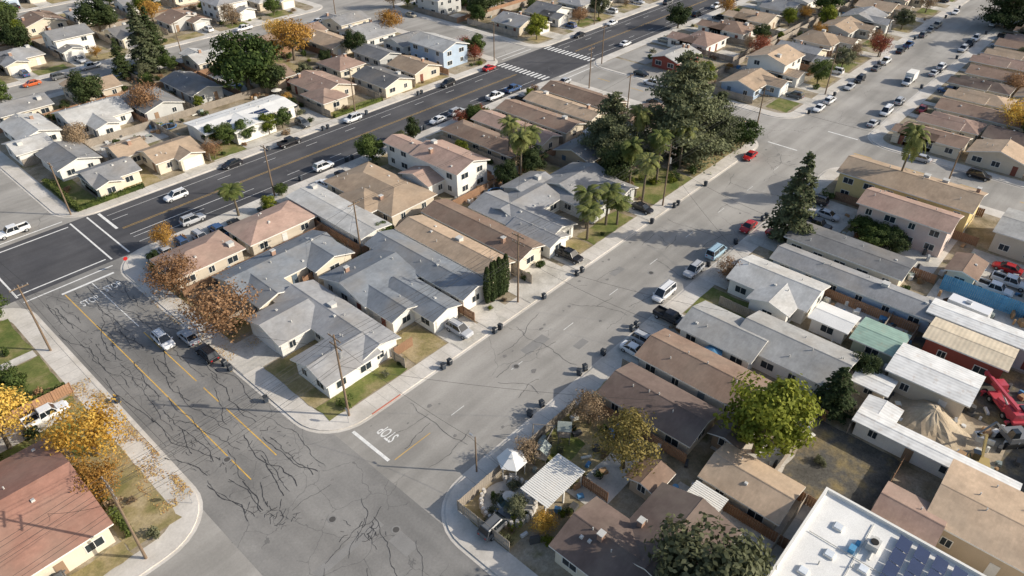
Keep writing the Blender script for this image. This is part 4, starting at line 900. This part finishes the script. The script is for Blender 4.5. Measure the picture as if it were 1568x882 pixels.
for a in range(len(k)-1):
    for i in range(n):
        j=(i+1)%n;mb.poly([k[a][i],k[a][j],k[a+1][j],k[a+1][i]])
mb.obj('sand_pile',[SAND],loc=(84.5,2.6,.16))
def crane(a,b,rot):
    e=empty('crane_truck',(a,b,.15));rd=paint('crane_red',(.5,.07,.09));mb=MB()
    mb.box(-3.6,2.4,-1.15,1.15,.75,1.15);mb.box(2.0,3.7,-1.15,.1,1.15,2.4,0,(2.1,3.4,-1.05,0));mb.box(-3.2,-1.2,-1.1,1.1,1.15,2.2);mb.box(-.8,.8,-.9,.9,1.15,1.6)
    for x in(-3,2.6):
        for y in(-1.9,1.25):mb.box(x-.15,x+.15,y,y+.65,.7,.95);mb.tube((x,y+.3,.0),(x,y+.3,.8),.12,.12,6)
    mb.obj('chassis',[rd],e);mb=MB();mb.box(2.2,3.55,-1.08,.03,1.7,2.25);mb.box(-2.8,-1.6,-.8,-.2,2.2,2.5);mb.obj('cab_glass',[CG],e)
    mb=MB()
    for x in(-2.8,-1.6,1.5,2.8):
        for s in(-1,1):mb.tube((x,s*.95,.5),(x,s*1.3,.5),.5,.5,14,0);mb.tube((x,s*1.3,.5),(x,s*1.32,.5),.25,.25,10,1)
    mb.obj('wheels',[RUB,METAL],e);mb=MB();mb.tube((-2.6,.5,2.5),(3.6,.5,2.45),.3,.26,4);mb.tube((3.2,.5,2.45),(4.6,.5,2.4),.2,.18,4);mb.box(4.5,4.9,.3,.7,2.0,2.6);mb.obj('boom',[rd],e)
    mb=MB();mb.tube((-1,.5,1.5),(1.2,.5,2.3),.12,.1,8);mb.obj('hydraulic_ram',[METAL],e);e.rotation_euler=(0,0,rot)
crane(94.4,-4.0,.75)
def excavator(a,b,rot,c):
    mb=MB();mb.box(-1.6,1.6,-1.2,-.7,0,.8,1,(-1.3,1.3,-1.2,-.7));mb.box(-1.6,1.6,.7,1.2,0,.8,1,(-1.3,1.3,.7,1.2));mb.box(-1.7,1,-1.1,1.1,.85,1.7,0);mb.box(0,1.1,.1,1,1.7,2.7,2,(.1,.9,.15,.95));mb.tube((.8,-.3,1.5),(3,-.3,3.6),.2,.17,4,0);mb.tube((3,-.3,3.6),(4.6,-.3,1.8),.15,.12,4,0);mb.box(4.2,5,-.7,.1,1,1.8,3)
    mb.obj('excavator',[paint('plant_'+c,{'y':(.45,.33,.12),'o':(.2,.2,.2)}[c]),RUB,CG,METAL],loc=(a,b,.16),rot=rot)
excavator(88.5,-6,2.4,'o');excavator(80.5,-4,.3,'y')
cl=[mat('clutter_%d'%i,c) for i,c in enumerate([(.1,.25,.45),(.62,.62,.6),(.38,.24,.13),(.08,.08,.08),(.72,.7,.62),(.28,.32,.3)])]
def clutter(a0,a1,b0,b1,n,name='yard_clutter'):
    mb=MB()
    for i in range(n):
        a,b=R.uniform(a0,a1),R.uniform(b0,b1)
        if not free(a,b,-.6):continue
        w,d,hh=R.uniform(.3,1.5),R.uniform(.3,1.0),R.uniform(.15,1.1);m=R.choice([0,1,1,2,2,3,3,4,5]);t=R.uniform(-.6,.6);c,s=math.cos(t),math.sin(t)
        if R.random()<.3:mb.tube((a,b,0),(a,b,hh),w*.3,w*.28,10,m)
        else:
            P=lambda x,y,z:(a+x*c-y*s,b+x*s+y*c,z)
            lo=[P(0,0,0),P(w,0,0),P(w,d,0),P(0,d,0)];hi=[P(.04,.03,hh),P(w*.94,.03,hh),P(w*.94,d*.95,hh*.9),P(.04,d*.95,hh*.9)]
            mb.poly(hi,m)
            for q in range(4):mb.poly([lo[q],lo[(q+1)%4],hi[(q+1)%4],hi[q]],m)
    if mb.v:mb.obj(name,cl,loc=(0,0,.19))
clutter(79,104,-13,9,170);clutter(104,121,-6,22,60);clutter(51,58,19,38,26);clutter(88,103,10,24,60);clutter(62,76,12,22,20);clutter(119,135,-1,12,30);clutter(75,78,14,36,14);clutter(120,136,12,32,22);clutter(34,50,27,38,20)
for q in((48,60,85,90,18),(60,102,84,92,70),(33,60,98,104,30),(110,148,78,92,50),(44,62,160,174,30),(62,110,160,175,50),(84,92,176,208,30),(110,150,156,180,50),(33,150,190,197,70),(175,340,84,92,90),(175,340,172,182,90),(34,148,256,262,60),(170,370,5,11,60)):clutter(*q)
# ---------------------------------------------------------------- light, world, camera
az=Vector((.61,-.797,0)).normalized();el=math.radians(27)
d=Vector((az.x*math.cos(el),az.y*math.cos(el),math.sin(el)))
sl=bpy.data.lights.new('sun','SUN');sl.energy=5.0;sl.angle=math.radians(.5);sl.color=(1,.92,.79)
so=bpy.data.objects.new('sun',sl);so.rotation_euler=d.to_track_quat('Z','Y').to_euler();so.location=(50,-50,150);COL.objects.link(so)
w=bpy.data.worlds.new('World');sc.world=w;w.use_nodes=True;nt=w.node_tree;bg=nt.nodes['Background']
sk=nt.nodes.new('ShaderNodeTexSky');sk.sky_type='NISHITA';sk.sun_disc=False;sk.sun_elevation=el;sk.sun_rotation=math.atan2(az.x,az.y);sk.dust_density=2.0
nt.links.new(sk.outputs[0],bg.inputs['Color']);bg.inputs['Strength'].default_value=.15
cam=bpy.data.cameras.new('camera');cam.sensor_width=36;cam.lens=25.0;cam.clip_end=6000;cam.clip_start=.5
co=bpy.data.objects.new('camera',cam);co.location=(0,0,70);co.rotation_euler=(math.radians(53.7),0,math.radians(-48));COL.objects.link(co);sc.camera=co
sc.view_settings.view_transform='Standard';sc.view_settings.look='None';sc.view_settings.exposure=0
